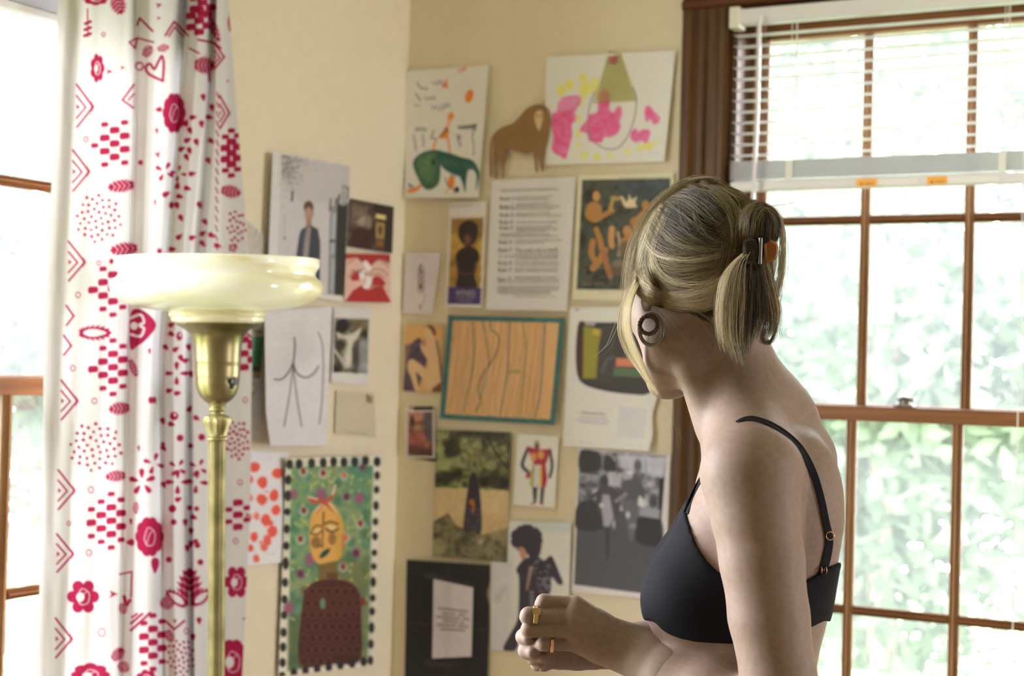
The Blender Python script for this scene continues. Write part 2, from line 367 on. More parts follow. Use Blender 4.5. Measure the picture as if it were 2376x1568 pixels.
def tree(x, y, h, r, n, k, label, leaf=.07, low=.12):
    z0 = -1.1; t = thing('tree', (x, y, z0), label, 'tree', 'trees outside the windows')
    b = MB(); s = h/4.5
    top = np.array((x+random.uniform(-.2, .2), y, z0+h*.8)); b.tube(np.linspace((x, y, z0), top, 6)+rng.normal(0, .03, (6, 3))*np.array((1, 1, 0)), np.linspace(.10*s, .03*s, 6), 8)
    for i in range(7):
        q = np.array((x, y, z0))+(top-np.array((x, y, z0)))*random.uniform(.25, .9); a = random.uniform(0, 6.28)
        e = q+np.array((math.cos(a), math.sin(a), .55))*r*random.uniform(.5, .8); b.tube([q, (q+e)/2+np.array((0, 0, .08)), e], [.035*s, .022*s, .008], 6)
    b.build('trunk', m_bark, t, True)
    nc = 26; cl = rng.normal(0, 1, (nc, 3)); cl /= np.linalg.norm(cl, axis=1)[:, None]; cl *= rng.uniform(.35, 1, (nc, 1))*np.array((r, r, h*.46)); cl += np.array((x, y, z0+h*(.54+low/4)))
    P = cl[rng.integers(0, nc, n)]+rng.normal(0, .26*r, (n, 3)); P[:, 2] = np.clip(P[:, 2], z0+.05, z0+h); P[:, 0] = np.clip(P[:, 0], x-r*1.02, x+r*1.02); P[:, 1] = np.clip(P[:, 1], y-r*1.02, y+r*1.02)
    u = rng.normal(0, 1, (n, 3)); u /= np.linalg.norm(u, axis=1)[:, None]; w = np.cross(u, rng.normal(0, 1, (n, 3))); w /= np.linalg.norm(w, axis=1)[:, None]
    s = leaf*rng.uniform(.6, 1.3, (n, 1)); V = np.stack([P-u*s, P+w*s*.45, P+u*s, P-w*s*.45], 1).reshape(-1, 3)
    o = mk('foliage', V, np.arange(n*4).reshape(n, 4), LEAVES[k], t); o['kind'] = 'stuff'
# (x, y) beyond the back wall's window, then beyond the left wall's window
spots = [(-1.75, 4.1, 4.0, .8, 0), (.05, 3.9, 4.1, .85, 2), (2.1, 4.2, 4.2, .85, 1), (-2.75, 6.2, 5.2, .85, 1), (-.85, 6.1, 5.4, .85, 0), (1.05, 6.3, 5.2, .85, 2), (-3.6, 8.4, 6.2, .9, 2), (-1.7, 8.5, 6.6, .9, 0), (.2, 8.5, 6.3, .9, 1),
         (-3.4, 1.75, 4.3, .85, 1), (-3.6, -.1, 4.2, .8, 1), (-5.35, 3.0, 4.9, .85, 1), (-5.5, 1.1, 4.7, .85, 2), (-5.0, 4.9, 5.0, .85, 0), (-7.3, 4.4, 5.6, .9, 1)]
for i, (x, y, h, r, k) in enumerate(spots):
    tree(x, y, h, r, 4600+int((h-4)*900), k, 'leafy green tree outside, blurred behind the window panes', leaf=.072)
# ---------------------------------------------------------------- print canvas: flat pictures drawn shape by shape
class Cv:
    def __init__(s, x0, y0, x1, y1, base, res=1.0):
        s.x0, s.y0, s.res = x0, y0, res; s.w = int((x1-x0)*res)+2; s.h = int((y1-y0)*res)+2
        s.a = np.empty((s.h, s.w, 3)); s.a[:] = base; s.al = 1.0; s.soft = .8
        yy, xx = np.mgrid[0:s.h, 0:s.w]; s.X = xx/res+x0; s.Y = yy/res+y0
    def _win(s, lo, hi):
        m = 3; a = np.clip(((np.array(lo)-m-(s.x0, s.y0))*s.res).astype(int), 0, (s.w, s.h)); b = np.clip(((np.array(hi)+m-(s.x0, s.y0))*s.res).astype(int)+1, 0, (s.w, s.h))
        return slice(a[1], b[1]), slice(a[0], b[0])
    def _put(s, win, d, col, al, soft):
        k = np.clip(.5-d/(2*soft), 0, 1)*al; col = np.asarray(col, float)
        s.a[win] = s.a[win]*(1-k[..., None])+col*k[..., None]
    def poly(s, pts, col, al=1, soft=.8):
        p = np.asarray(pts, float); win = s._win(p.min(0), p.max(0)); X, Y = s.X[win], s.Y[win]
        if X.size == 0: return
        ins = np.zeros(X.shape, bool); d = np.full(X.shape, 1e9); q = np.roll(p, -1, 0)
        for (ax, ay), (bx, by_) in zip(p, q):
            ex, ey = bx-ax, by_-ay; wx, wy = X-ax, Y-ay; t = np.clip((wx*ex+wy*ey)/(ex*ex+ey*ey+1e-9), 0, 1)
            d = np.minimum(d, (wx-ex*t)**2+(wy-ey*t)**2)
            c = ((ay <= Y) & (by_ > Y)) | ((by_ <= Y) & (ay > Y))
            ins ^= c & (X < ax+(Y-ay)/(ey if abs(ey) > 1e-9 else 1e-9)*ex)
        d = np.sqrt(d); s._put(win, np.where(ins, -d, d), col, al, soft)
    def blob(s, pts, col, al=1, soft=.8, n=6): s.poly(cr(pts, n, True), col, al, soft)
    def ell(s, cx, cy, rx, ry, col, rot=0, al=1, soft=.8, ring=0):
        m = max(rx, ry)+2; win = s._win((cx-m, cy-m), (cx+m, cy+m)); X, Y = s.X[win]-cx, s.Y[win]-cy
        if X.size == 0: return
        c, n = math.cos(rot), math.sin(rot); u, v = X*c+Y*n, -X*n+Y*c
        k = np.sqrt((u/rx)**2+(v/ry)**2); d = (k-1)*min(rx, ry)
        if ring: d = np.abs(d)-ring/2
        s._put(win, d, col, al, soft)
    def line(s, pts, w, col, al=1, soft=.8, curve=0):
        p = np.asarray(pts, float); p = cr(p, curve) if curve else p; win = s._win(p.min(0)-w, p.max(0)+w); X, Y = s.X[win], s.Y[win]
        if X.size == 0: return
        d = np.full(X.shape, 1e9)
        for (ax, ay), (bx, by_) in zip(p[:-1], p[1:]):
            ex, ey = bx-ax, by_-ay; wx, wy = X-ax, Y-ay; t = np.clip((wx*ex+wy*ey)/(ex*ex+ey*ey+1e-9), 0, 1); d = np.minimum(d, (wx-ex*t)**2+(wy-ey*t)**2)
        s._put(win, np.sqrt(d)-w/2, col, al, soft)
    def quad(s, x0, y0, x1, y1, col, **k): s.poly([(x0, y0), (x1, y0), (x1, y1), (x0, y1)], col, **k)
    def mottle(s, pts, cols, sc, seed, al=1, ax=1, ay=1):
        """patchy area: colours picked along a noise field inside a polygon"""
        p = np.asarray(pts, float); win = s._win(p.min(0), p.max(0)); X, Y = s.X[win], s.Y[win]
        if X.size == 0: return
        old = s.a[win].copy(); f = np.clip((fbm(X/sc*ax, Y/sc*ay, seed)-.2)/.6, 0, .999)*(len(cols)-1); i = f.astype(int); t = (f-i)[..., None]; c = np.asarray(cols, float)
        keep = s.a.copy(); s.poly(p, (1e3, 0, 0), 1); k = (s.a[win][..., 0:1]-old[..., 0:1])/(1e3-old[..., 0:1]); s.a = keep
        s.a[win] = old*(1-k*al)+(c[i]*(1-t)+c[np.minimum(i+1, len(c)-1)]*t)*k*al
    def sample(s, px, py):
        x = np.clip((px-s.x0)*s.res, 0, s.w-1.001); y = np.clip((py-s.y0)*s.res, 0, s.h-1.001); i = x.astype(int); j = y.astype(int); fx = (x-i)[..., None]; fy = (y-j)[..., None]; a = s.a
        return (a[j, i]*(1-fx)+a[j, i+1]*fx)*(1-fy)+(a[j+1, i]*(1-fx)+a[j+1, i+1]*fx)*fy

# ---------------------------------------------------------------- curtain
RED = (184, 44, 84)
cv = Cv(60, -90, 640, 1660, (246, 243, 242))
def teardrop(x, y, L, w, a, col=RED):
    t = np.linspace(0, 2*math.pi, 18, endpoint=False); u = np.cos(t)*L/2; v = np.sin(t)*w/2*(1+.55*np.cos(t)*-1)
    c, s = math.cos(a), math.sin(a); cv.poly(np.stack([x+u*c-v*s, y+u*s+v*c], 1), col)
def petals(x, y, r, n, L, w, a0=0):
    for k in range(n): a = a0+2*math.pi*k/n; teardrop(x+r*math.cos(a), y+r*math.sin(a), L, w, a+math.pi)
def chevron(x, y, sx, sy, double=True):
    """arrow-like stripes pointing to +x (sx>0) with half height sy"""
    w = 4.6
    cv.line([(x-sx, y-sy), (x, y), (x-sx*.98, y+sy*.9)], w, RED); cv.poly([(x-sx*.12, y-sy*.25), (x+3, y), (x-sx*.12, y+sy*.25)], RED)
    if double: cv.line([(x-sx, y-sy*.5), (x-sx*.45, y+1), (x-sx, y+sy*.5)], 4, RED); cv.poly([(x-sx, y-6), (x-sx*.8, y), (x-sx, y+6)], RED)
def checker(x, y, rx, ry, clipx0=-1e9, clipx1=1e9, diamond=False, cw=23, ch=15.5, tilt=-.10):
    for i in range(-4, 5):
        for j in range(-5, 6):
            u = i*cw; v = j*2*ch+(ch if i % 2 else 0)
            if (abs(u)/rx+abs(v)/ry > 1.02) if diamond else ((u/rx)**2+(v/ry)**2 > 1.0): continue
            X, Y = x+u, y+v+u*tilt
            if clipx0 < X < clipx1:
                e = (u/rx)**2+(v/ry)**2 if not diamond else abs(u)/rx+abs(v)/ry
                s = 1 if e < .72 else .72
                hw, hh = 10.5*s, 7.2*s
                cv.blob([(X-hw, Y-hh*.8), (X, Y-hh*1.1), (X+hw, Y-hh*.9), (X+hw*1.05, Y+hh*.7), (X, Y+hh*1.05), (X-hw, Y+hh)], RED, n=3)
def dots(x, y, rx, ry, seed=1, r=3.8, n=44):
    g = np.random.default_rng(seed); k = 0
    for i in range(n):
        q = math.sqrt((i+.5)/n); a = i*2.39996
        cv.ell(x+rx*q*math.cos(a), y+ry*q*math.sin(a), r*g.uniform(.75, 1.1), r*g.uniform(.8, 1.1), RED)
def leaf(x, y, L, w, a, hollow=False):
    """serrated leaf, tip towards angle a"""
    c, s = math.cos(a), math.sin(a); up = []; dn = []
    n = 6
    for k in range(n+1):
        t = k/n; ww = w*math.sin(math.pi*min(1, t*.75+.1))**.8*.5
        up += [(t*L, -ww*1.0), (t*L-L*.05, -ww*.62)]; dn += [(t*L, ww*1.0), (t*L-L*.05, ww*.62)]
    p = np.array(up+[(L*1.06, 0)]+dn[::-1]); cv.poly(np.stack([x+p[:, 0]*c-p[:, 1]*s, y+p[:, 0]*s+p[:, 1]*c], 1), RED)
    W2 = (246, 243, 242)
    if hollow:
        q = np.array([(L*.12, 0), (L*.3, -w*.2), (L*.6, -w*.2), (L*.88, 0), (L*.6, w*.2), (L*.3, w*.2)]); cv.blob(np.stack([x+q[:, 0]*c-q[:, 1]*s, y+q[:, 0]*s+q[:, 1]*c], 1), W2, n=4)
    else:
        for k in range(1, 5):
            t = k/5; a0 = (x+t*L*c, y+t*L*s)
            for sg in (-1, 1): cv.line([(x+(t-.06)*L*c, y+(t-.06)*L*s), (x+(t+.08)*L*c-sg*w*.28*s, y+(t+.08)*L*s+sg*w*.28*c)], 1.6, W2)
def flower(x, y, rx, ry, n=9, heart=True, ang=0):
    for k in range(n):
        a = ang+2*math.pi*k/n; cv.ell(x+rx*.68*math.cos(a), y+ry*.68*math.sin(a), rx*.36, ry*.34, RED)
    cv.ell(x, y, rx*.72, ry*.72, RED)
    W2 = (244, 222, 228)
    cv.line([(x-rx*.4, y+ry*.1), (x-rx*.1, y-ry*.45), (x+rx*.38, y-ry*.2), (x+rx*.3, y+ry*.35), (x-rx*.15, y+ry*.45), (x-rx*.4, y+ry*.1)], 2.2, W2, curve=6)
    cv.line([(x-rx*.2, y+ry*.35), (x, y-.1*ry), (x+rx*.25, y-ry*.3)], 2, W2, curve=6)
    if heart: cv.ell(x-rx*.18, y+ry*.02, rx*.26, ry*.26, (246, 243, 242))
def ringlet(x, y, r=5): cv.ell(x, y, r, r*1.15, RED, ring=1.9)
def star4(x, y, r=17, a0=.4, n=4): petals(x, y, r, n, r*1.15, r*.56, a0)
def arrow(x, y, s, a):
    c, n = math.cos(a), math.sin(a); p = np.array([(s, 0), (-s*.7, -s*.7), (-s*.25, 0), (-s*.7, s*.7)]); cv.poly(np.stack([x+p[:, 0]*c-p[:, 1]*n, y+p[:, 0]*n+p[:, 1]*c], 1), RED)
# left panel
for (x, y, s) in ((216, 248, 52), (207, 398, 50), (197, 608, 48), (171, 733, 27), (165, 802, 27), (180, 930, 48), (173, 1138, 48), (170, 1285, 46), (167, 1482, 48)):
    chevron(x, y, 38 if s > 30 else 17, s if s > 30 else 24, s > 30)
checker(266, 333, 52, 60, clipx1=310); checker(262, 668, 74, 70, diamond=True, clipx1=306); checker(262, 852, 78, 72, diamond=True, clipx1=302); checker(258, 1208, 80, 72, diamond=True, clipx1=286)
dots(229, 506, 53, 58, 2); dots(222, 1036, 62, 58, 3, 4.0)
leaf(310, 428, -58, 34, -.12); leaf(318, 575, -60, 36, -.1); leaf(300, 945, -46, 34, -.1); leaf(290, 1102, -44, 30, -.1); leaf(184, 772, 72, 40, 0, True)
ringlet(199, 323); ringlet(240, 80, 4); ringlet(181, 684, 5.5); ringlet(229, 610, 4.5); ringlet(169, 854, 5.5); ringlet(219, 930, 5.5); ringlet(211, 1136, 6); ringlet(206, 1282, 6); ringlet(236, 1467, 8); ringlet(160, 1214, 4)
flower(226, 158, 16, 33, 7, True); arrow(253, 166, 9, 0); arrow(284, 157, 7, 0)
flower(222, -4, 30, 16, 8); leaf(266, -10, 44, 40, 1.2); cv.line([(203, 20), (204, 85)], 3, RED)
for k in range(3): cv.line([(198-k, 55+k*14), (210, 50+k*14)], 7, RED)
flower(193, 1384, 36, 40, 6, True); flower(210, 1566, 44, 28, 8); arrow(262, 1378, 12, 0); leaf(262, 1530, 34, 30, -.8); arrow(280, 1510, 9, -2)
# middle panel
cv.line([(318, 58), (324, 42), (354, 72)], 5, RED); cv.line([(300, 98), (318, 88), (356, 98)], 4, RED); cv.line([(300, 98), (314, 112), (318, 90)], 4, RED)
cv.line([(284, 232), (311, 196)], 4.5, RED); cv.line([(284, 232), (309, 250)], 4, RED); cv.line([(298, 232), (311, 218)], 3.5, RED)
cv.line([(384, 82), (404, 50), (436, 82)], 5, RED); cv.line([(392, 84), (406, 62), (424, 84)], 4, RED)
leaf(334, 130, 28, 26, -.9); leaf(366, 114, 26, 20, -.2)
cv.line([(378, 188), (346, 172), (338, 156), (348, 148), (358, 160), (368, 142), (376, 130), (380, 150), (378, 188)], 6, RED, curve=5)
leaf(316, 160, 20, 26, -.7, True); arrow(368, 12, 9, -.3); arrow(368, 42, 6, -.2)
flower(404, 262, 26, 46, 10, False); teardrop(368, 254, 16, 11, 3.1); teardrop(364, 304, 14, 6, 1.5); arrow(366, 358, 10, 1.4)
star4(382, 398, 15, .5); star4(414, 402, 12, .2); cv.ell(326, 377, 6, 6, RED); teardrop(386, 450, 20, 12, -.5); cv.ell(398, 476, 6, 8, RED); cv.ell(370, 582, 6, 6, RED); teardrop(360, 470, 14, 4, 1.5)
# big red leaf seen behind the lamp
cv.blob([(304, 724), (335, 722), (362, 752), (345, 782), (320, 802), (302, 806)], RED, n=8); cv.line([(302, 738), (326, 730), (334, 748), (322, 754), (334, 762), (326, 780), (304, 776)], 6, (246, 243, 242), curve=6); cv.ell(311, 756, 9, 9, (246, 243, 242))
leaf(302, 835, 40, 20, 1.2); cv.ell(350, 928, 6, 8, RED); teardrop(347, 815, 14, 6, 1.5); cv.ell(358, 928, 5, 8, RED)
star4(330, 1118, 20, .9, 5); star4(357, 1075, 16, .3); teardrop(322, 1040, 14, 5, 1.5); leaf(316, 1165, 26, 16, 1.6)
flower(347, 1245, 32, 46, 10, False); teardrop(302, 1258, 20, 15, 3.1); teardrop(304, 1210, 15, 7, 1.5); teardrop(360, 1312, 38, 17, 1.6)
cv.line([(278, 1332), (306, 1326), (304, 1384)], 4, RED); cv.line([(288, 1384), (294, 1404), (302, 1392)], 8, RED); leaf(282, 1400, 24, 22, 1.3)
cv.line([(304, 1462), (348, 1422)], 6, RED); cv.line([(304, 1446), (330, 1424)], 6, RED); cv.line([(306, 1432), (318, 1424)], 5, RED); checker(355, 1490, 34, 62, cw=21); flower(340, 1575, 24, 22, 7); leaf(276, 1540, 26, 30, .6)
# right panels
checker(462, 48, 36, 40, cw=19, ch=13); checker(470, 6, 30, 40, cw=19, ch=13)
cv.line([(440, 112), (462, 124)], 4, RED); leaf(452, 150, 44, 46, 0.05); cv.line([(484, 160), (486, 188)], 5, RED); leaf(486, 40, 60, 22, 1.2); cv.line([(460, 92), (500, 100), (512, 112)], 5, RED)
leaf(536, 72, -40, 20, 1.6); arrow(528, 188, 5, 0)
for (x, y, s) in ((532, 262, 40), (520, 132, 30)): chevron(x, y, 22, s)
checker(537, 355, 24, 52, cw=14, ch=13); leaf(514, 440, 44, 34, .2); dots(548, 528, 22, 44, 5, 3.6, 22)
for (x, y, a) in ((448, 272, -.2), (486, 272, .2), (432, 285, -1.3), (441, 303, 1.1), (435, 325, -.4), (468, 288, 1.5), (456, 330, 1.2), (492, 250, 1.4), (490, 327, .6), (422, 345, -.5), (440, 350, 1.2), (433, 365, 1.1), (484, 373, 1.1), (446, 403, -.2), (412, 430, -1.4), (435, 437, .3), (417, 456, .2), (463, 476, 1.2), (411, 477, 1.3), (420, 506, 1.1), (476, 515, .9), (416, 549, -.7), (447, 551, -.3), (471, 541, -.5), (491, 546, .5), (470, 565, .9), (400, 578, 0), (472, 226, 1.4), (505, 570, .3)):
    teardrop(x, y, 18, 11, a)
flower(540, 575, 10, 10, 5, False)
star4(410, 866, 17, 0); star4(412, 1118, 18, 0); star4(456, 1118, 17, .1); star4(412, 1085, 14, .6); star4(460, 1085, 14, .5); star4(505, 745, 16, .3)
for (x, y, a) in ((398, 753, -.5), (398, 775, .5), (385, 806, .8), (408, 810, -.6), (420, 831, 1.2), (432, 836, -.3), (393, 906, -.2), (412, 912, -.2), (438, 806, 1.4), (398, 984, .3), (378, 977, 1.2), (443, 868, 1.3), (380, 1040, .8), (440, 948, -1), (456, 970, .5), (414, 1158, -.4), (443, 1232, 1.5), (435, 1272, 1.5), (443, 1262, 1.5), (450, 1200, .4), (455, 1258, 1.2), (380, 1125, 1.1), (448, 1478, 1.5), (462, 1440, 1.5), (430, 1212, 1.5)):
    teardrop(x, y, 17, 11, a)
for (x, y) in ((416, 780), (404, 965)): cv.ell(x, y, 10 if y > 900 else 7, 10, RED); cv.ell(x+2, y-3, 3, 3.4, (246, 243, 242))
for (x, y, r) in ((418, 1016, 8), (468, 1014, 8), (442, 1034, 6), (400, 1180, 9), (403, 1211, 7), (458, 1265, 7), (392, 1298, 7), (465, 1304, 7), (440, 1178, 6), (456, 1180, 6), (378, 1030, 5)): cv.ell(x, y, r, r, RED)
leaf(440, 1405, 84, 62, -1.57); leaf(432, 1405, 56, 34, -2.5, True); leaf(448, 1402, 50, 34, -.7, True); leaf(402, 1395, 30, 36, 2.9); cv.line([(440, 1410), (440, 1372)], 5, (246, 243, 242))
cv.line([(384, 1440), (404, 1460), (428, 1440)], 5, RED); arrow(406, 1440, 7, 1.57); ringlet(433, 1464, 5.5); dots(420, 1525, 34, 44, 8, 3.4, 34); leaf(388, 1462, 28, 24, 1.2)
# far right panel
dots(549, 1020, 32, 46, 6, 4.0, 34); checker(552, 1194, 46, 48, diamond=True, cw=21, ch=14); checker(566, 820, 30, 60, cw=19, ch=16)
flower(549, 1350, 29, 38, 6, True); flower(540, 1535, 40, 52, 10, True); ringlet(569, 928, 5); ringlet(557, 1119, 5); ringlet(547, 1255, 5); arrow(568, 1435, 7, 3.1); arrow(574, 1195, 8, 0)
cv.line([(566, 770), (584, 782)], 5, RED); cv.line([(560, 790), (584, 792)], 8, RED)
for y in range(215, 590, 22): cv.line([(503-(y-215)*.01, y), (508-(y-215)*.01, y+13)], 3.5, RED, al=.8)

YR = np.array([-90, 0, 300, 585, 800, 1200, 1568, 1660], float)
CC = [((137, 135, 125, 112, 102, 97, 85, 82), .050), ((203, 200, 190, 180, 175, 165, 160, 158), .074), ((300, 300, 296, 290, 283, 273, 266, 264), .064), ((313, 312, 308, 301, 294, 283, 275, 272), .052),
      ((320, 319, 316, 308, 299, 289, 281, 278), .066), ((352, 350, 345, 335, 325, 315, 305, 303), .088), ((396, 395, 385, 370, 350, 335, 325, 322), .066), ((433, 430, 410, 386, 368, 374, 379, 379), .022),
      ((440, 438, 416, 391, 374, 379, 385, 385), .070), ((472, 470, 446, 425, 402, 405, 412, 413), .092), ((498, 496, 480, 454, 440, 442, 446, 447), .048), ((505, 503, 499, 478, 446, 448, 452, 453), .074),
      ((517, 515, 520, 520, 505, 500, 496, 495), .066), ((532, 530, 553, 577, 585, 580, 562, 556), .046)]
NU, NV = 330, 900
pyv = np.linspace(-84, 1650, NV)
tk = np.arange(len(CC)); cols = np.array([np.interp(pyv, YR, c[0]) for c in CC])           # (k, NV)
# smooth the row curves a little
ker = np.hanning(61); ker /= ker.sum()
cols = np.array([np.convolve(np.pad(c, 30, 'edge'), ker, 'valid') for c in cols])
tu = np.concatenate([np.linspace(i, i+1, max(4, int((np.mean(CC[i+1][0])-np.mean(CC[i][0]))*.66)), endpoint=False) for i in range(len(CC)-1)]+[[len(CC)-1]])
NU = len(tu); i0 = np.minimum(tu.astype(int), len(CC)-2); ft = tu-i0
PX = cols[i0]*(1-ft[:, None])+cols[i0+1]*ft[:, None]
dep = np.array([c[1] for c in CC]); fs = ft*ft*(3-2*ft); D = dep[i0]*(1-fs)+dep[i0+1]*fs
PX = PX.T; PY = np.repeat(pyv[:, None], NU, 1); D = np.repeat(D[None], NV, 0)
D = D+.0028*np.sin(PX/9.+PY/160.)*np.clip((PX-100)/60, 0, 1)+.008*(fbm(PX/70, PY/400, 5)-.5)
Vc = on_x(PX, PY, D)
m_curt = mat('printed_cotton'); n_ = m_curt.node_tree; n_.nodes.remove(P_(m_curt))
at_ = nd(m_curt, 'ShaderNodeAttribute', attribute_name='print'); df = nd(m_curt, 'ShaderNodeBsdfDiffuse'); tl = nd(m_curt, 'ShaderNodeBsdfTranslucent'); mx = nd(m_curt, 'ShaderNodeMixShader'); mx.inputs[0].default_value = .115
tcn = nd(m_curt, 'ShaderNodeTexCoord'); wv = nd(m_curt, 'ShaderNodeTexNoise', Scale=700.0); ln(m_curt, tcn.outputs['Object'], wv.inputs['Vector']); bp = nd(m_curt, 'ShaderNodeBump', Strength=.08, Distance=.0005); ln(m_curt, wv.outputs[0], bp.inputs['Height']); ln(m_curt, bp.outputs[0], df.inputs['Normal'])
for q in (df, tl): ln(m_curt, at_.outputs['Color'], q.inputs[0])
ln(m_curt, df.outputs[0], mx.inputs[1]); ln(m_curt, tl.outputs[0], mx.inputs[2]); ln(m_curt, mx.outputs[0], n_.nodes['Material Output'].inputs[0])
colr = np.clip(lin(cv.sample(PX, PY))*.75, 0, .9)
# carry the cloth below and above the frame down to the hem and up to the rod
zt = 2.2955; top = Vc[0].copy(); top[:, 2] = zt; bot = Vc[-1].copy(); bot[:, 2] = .12
nb = 12
Vt = np.array([top*(1-k/nb)+Vc[0]*k/nb for k in range(nb)]); Vb = np.array([Vc[-1]*(1-k/nb)+bot*k/nb for k in range(1, nb+1)])
Vall = np.concatenate([Vt, Vc, Vb]); white = np.tile(lin((246, 243, 242))*.75, (nb, NU, 1))
call = np.concatenate([white, colr, white])
cu = thing('curtain', (.06, -.9, .12), 'white cotton curtain with red flowers and chevrons hanging beside the window', 'curtain')
mk('cloth', Vall.reshape(-1, 3), grid_faces(NU, NV+2*nb), m_curt, cu, True, call.reshape(-1, 3))
m_rod = mat('dark_iron', (.05, .045, .04), .5, .6)
rod = thing('curtain_rod', (.06, -1.1, 2.30), 'dark iron curtain rod above the window', 'rod')
MB().tube([(.06, -1.75, 2.318), (.06, -.55, 2.318)], .009, 12).build('pole', m_rod, rod, True)
for y in (-1.6, -.58):
    MB().tube([(.0, y, 2.318), (.06, y, 2.318)], .006, 8).box((-.0, y-.015, 2.29), (.006, y+.015, 2.35)).build('bracket', m_rod, rod)
for y in (-1.75, -.55):
    MB().lathe([(0, -.018), (.013, -.012), (.018, 0), (.013, .012), (0, .018)], 14, lambda v, y=y: (.06+v[0], y+v[2], 2.318+v[1])).build('finial', m_rod, rod, True)
for k in range(9):
    y = Vall[0, int(k*(NU-1)/8), 1]
    a = np.linspace(0, 2*math.pi, 17); MB().tube(np.stack([.06+.016*np.cos(a), np.full(17, y), 2.312+.016*np.sin(a)], 1), .0015, 5, False).build('ring', m_rod, rod, True)

# ---------------------------------------------------------------- floor lamp (torchiere)
LD = 2.54
la = at(505.5, 640, LD); lb = at(502.0, 1500, LD); ax = la-lb; ax /= np.linalg.norm(ax)
foot = la-ax*(la[2]/ax[2]); ex = np.cross(ax, CF); ex /= np.linalg.norm(ex); ey = np.cross(ax, ex)
MPP = LD/FPX; s_la = np.linalg.norm(la-foot)
def zl(py): return s_la-(py-640)*MPP
def LX(v): return foot+v[0]*ex+v[1]*ey+v[2]*ax
lamp = thing('floor_lamp', tuple(foot), 'brass floor lamp with fluted column and marbled ivory glass bowl shade', 'lamp')
m_shade = mat('marbled_ivory_glass', rough=.12); P_(m_shade).inputs['Transmission Weight'].default_value = 0
tc = nd(m_shade, 'ShaderNodeTexCoord'); mp = nd(m_shade, 'ShaderNodeMapping'); mp.inputs['Scale'].default_value = (3, 3, 14); ln(m_shade, tc.outputs['Object'], mp.inputs[0])
nz = nd(m_shade, 'ShaderNodeTexNoise', Scale=1.6, Detail=4.0, Distortion=1.2); ln(m_shade, mp.outputs[0], nz.inputs['Vector'])
cs = ramp(m_shade, nz.outputs[0], [(.34, (.70, .64, .42)), (.46, (.82, .80, .64)), (.60, (.88, .87, .80))]); ln(m_shade, cs, P_(m_shade).inputs['Base Color'])
P_(m_shade).inputs['Coat Weight'].default_value = .6; P_(m_shade).inputs['Coat Roughness'].default_value = .05
tls = nd(m_shade, 'ShaderNodeBsdfTranslucent'); ln(m_shade, cs, tls.inputs[0]); mxs = nd(m_shade, 'ShaderNodeMixShader'); mxs.inputs[0].default_value = .35
ln(m_shade, P_(m_shade).outputs[0], mxs.inputs[1]); ln(m_shade, tls.outputs[0], mxs.inputs[2]); ln(m_shade, mxs.outputs[0], m_shade.node_tree.nodes['Material Output'].inputs[0])
def prof(pts, n=5):
    q = cr([(r, py) for r, py in pts], n); return [(r*MPP, zl(py)) for r, py in q]
shade_out = [(98, 749), (106, 745), (108, 737), (113, 731), (111, 725), (125, 722), (165, 716), (205, 705), (232, 690), (244, 672), (241, 656), (230, 645), (225, 637), (228, 627), (233, 620), (235, 612), (233.5, 608), (236, 604), (233, 600)]
shade_in = [(227, 602), (224, 616), (217, 634), (222, 648), (232, 664), (230, 680), (212, 694), (165, 707), (120, 713), (96, 720), (92, 746)]
MB().lathe(prof(shade_out)+prof(shade_in), 96, LX).build('shade', m_shade, lamp, True)
m_brass = noise_col(mat('aged_brass', rough=.36, metal=.85), 9, (.12, .096, .042), (.26, .215, .105), (1, 1, .5))
m_brass_d = noise_col(mat('antique_brass', rough=.45, metal=.7), 30, (.18, .155, .065), (.36, .305, .14))
cup = MB().lathe([(0, zl(750))]+[(97*MPP, zl(749.5)), (98*MPP, zl(751.5))]+prof([(92, 755), (76, 764), (64, 776), (57, 792), (54, 815), (53, 842)])+[(52.4*MPP, zl(843)), (52.4*MPP, zl(845)), (53*MPP, zl(846))]+prof([(52.6, 847), (52, 862), (51.5, 874)])+[(50.6*MPP, zl(875)), (50.6*MPP, zl(877)), (51.3*MPP, zl(878))]+prof([(51, 879), (50, 892), (46.5, 906), (40, 919), (30, 930), (22, 935)])+[(0, zl(935.5))], 64, LX).build('socket_cup', m_brass, lamp, True)
m_bake = mat('black_bakelite', (.02, .02, .02), .3)
kz = zl(884); ang = math.radians(38)   # switch at the cup's right front
kd = math.cos(ang)*(-ex if (ex@CR) < 0 else ex)+math.sin(ang)*(ey if (ey@CF) < 0 else -ey)
kp = lambda r, z: foot+kd*r*MPP+ax*z
MB().tube([kp(46, kz), kp(56, kz)], .0042, 10).tube([kp(56, kz), kp(58, kz)], [.0058, .0062], 14).tube([kp(58, kz), kp(63, kz)], [.0066, .0060], 14).build('switch_knob', m_bake, cup, True)
sl_ = kp(50.0, zl(887)); MB().tube([kp(49.6, zl(880)), kp(50.6, zl(890)), kp(47, zl(899))], .0042, 8).build('switch_slot', m_bake, cup, True)
MB().lathe(prof([(22, 935), (20, 939), (17.5, 943), (21.5, 947), (21, 951), (16, 955), (15, 960)]), 32, LX).build('neck_ring', m_brass_d, lamp, True)
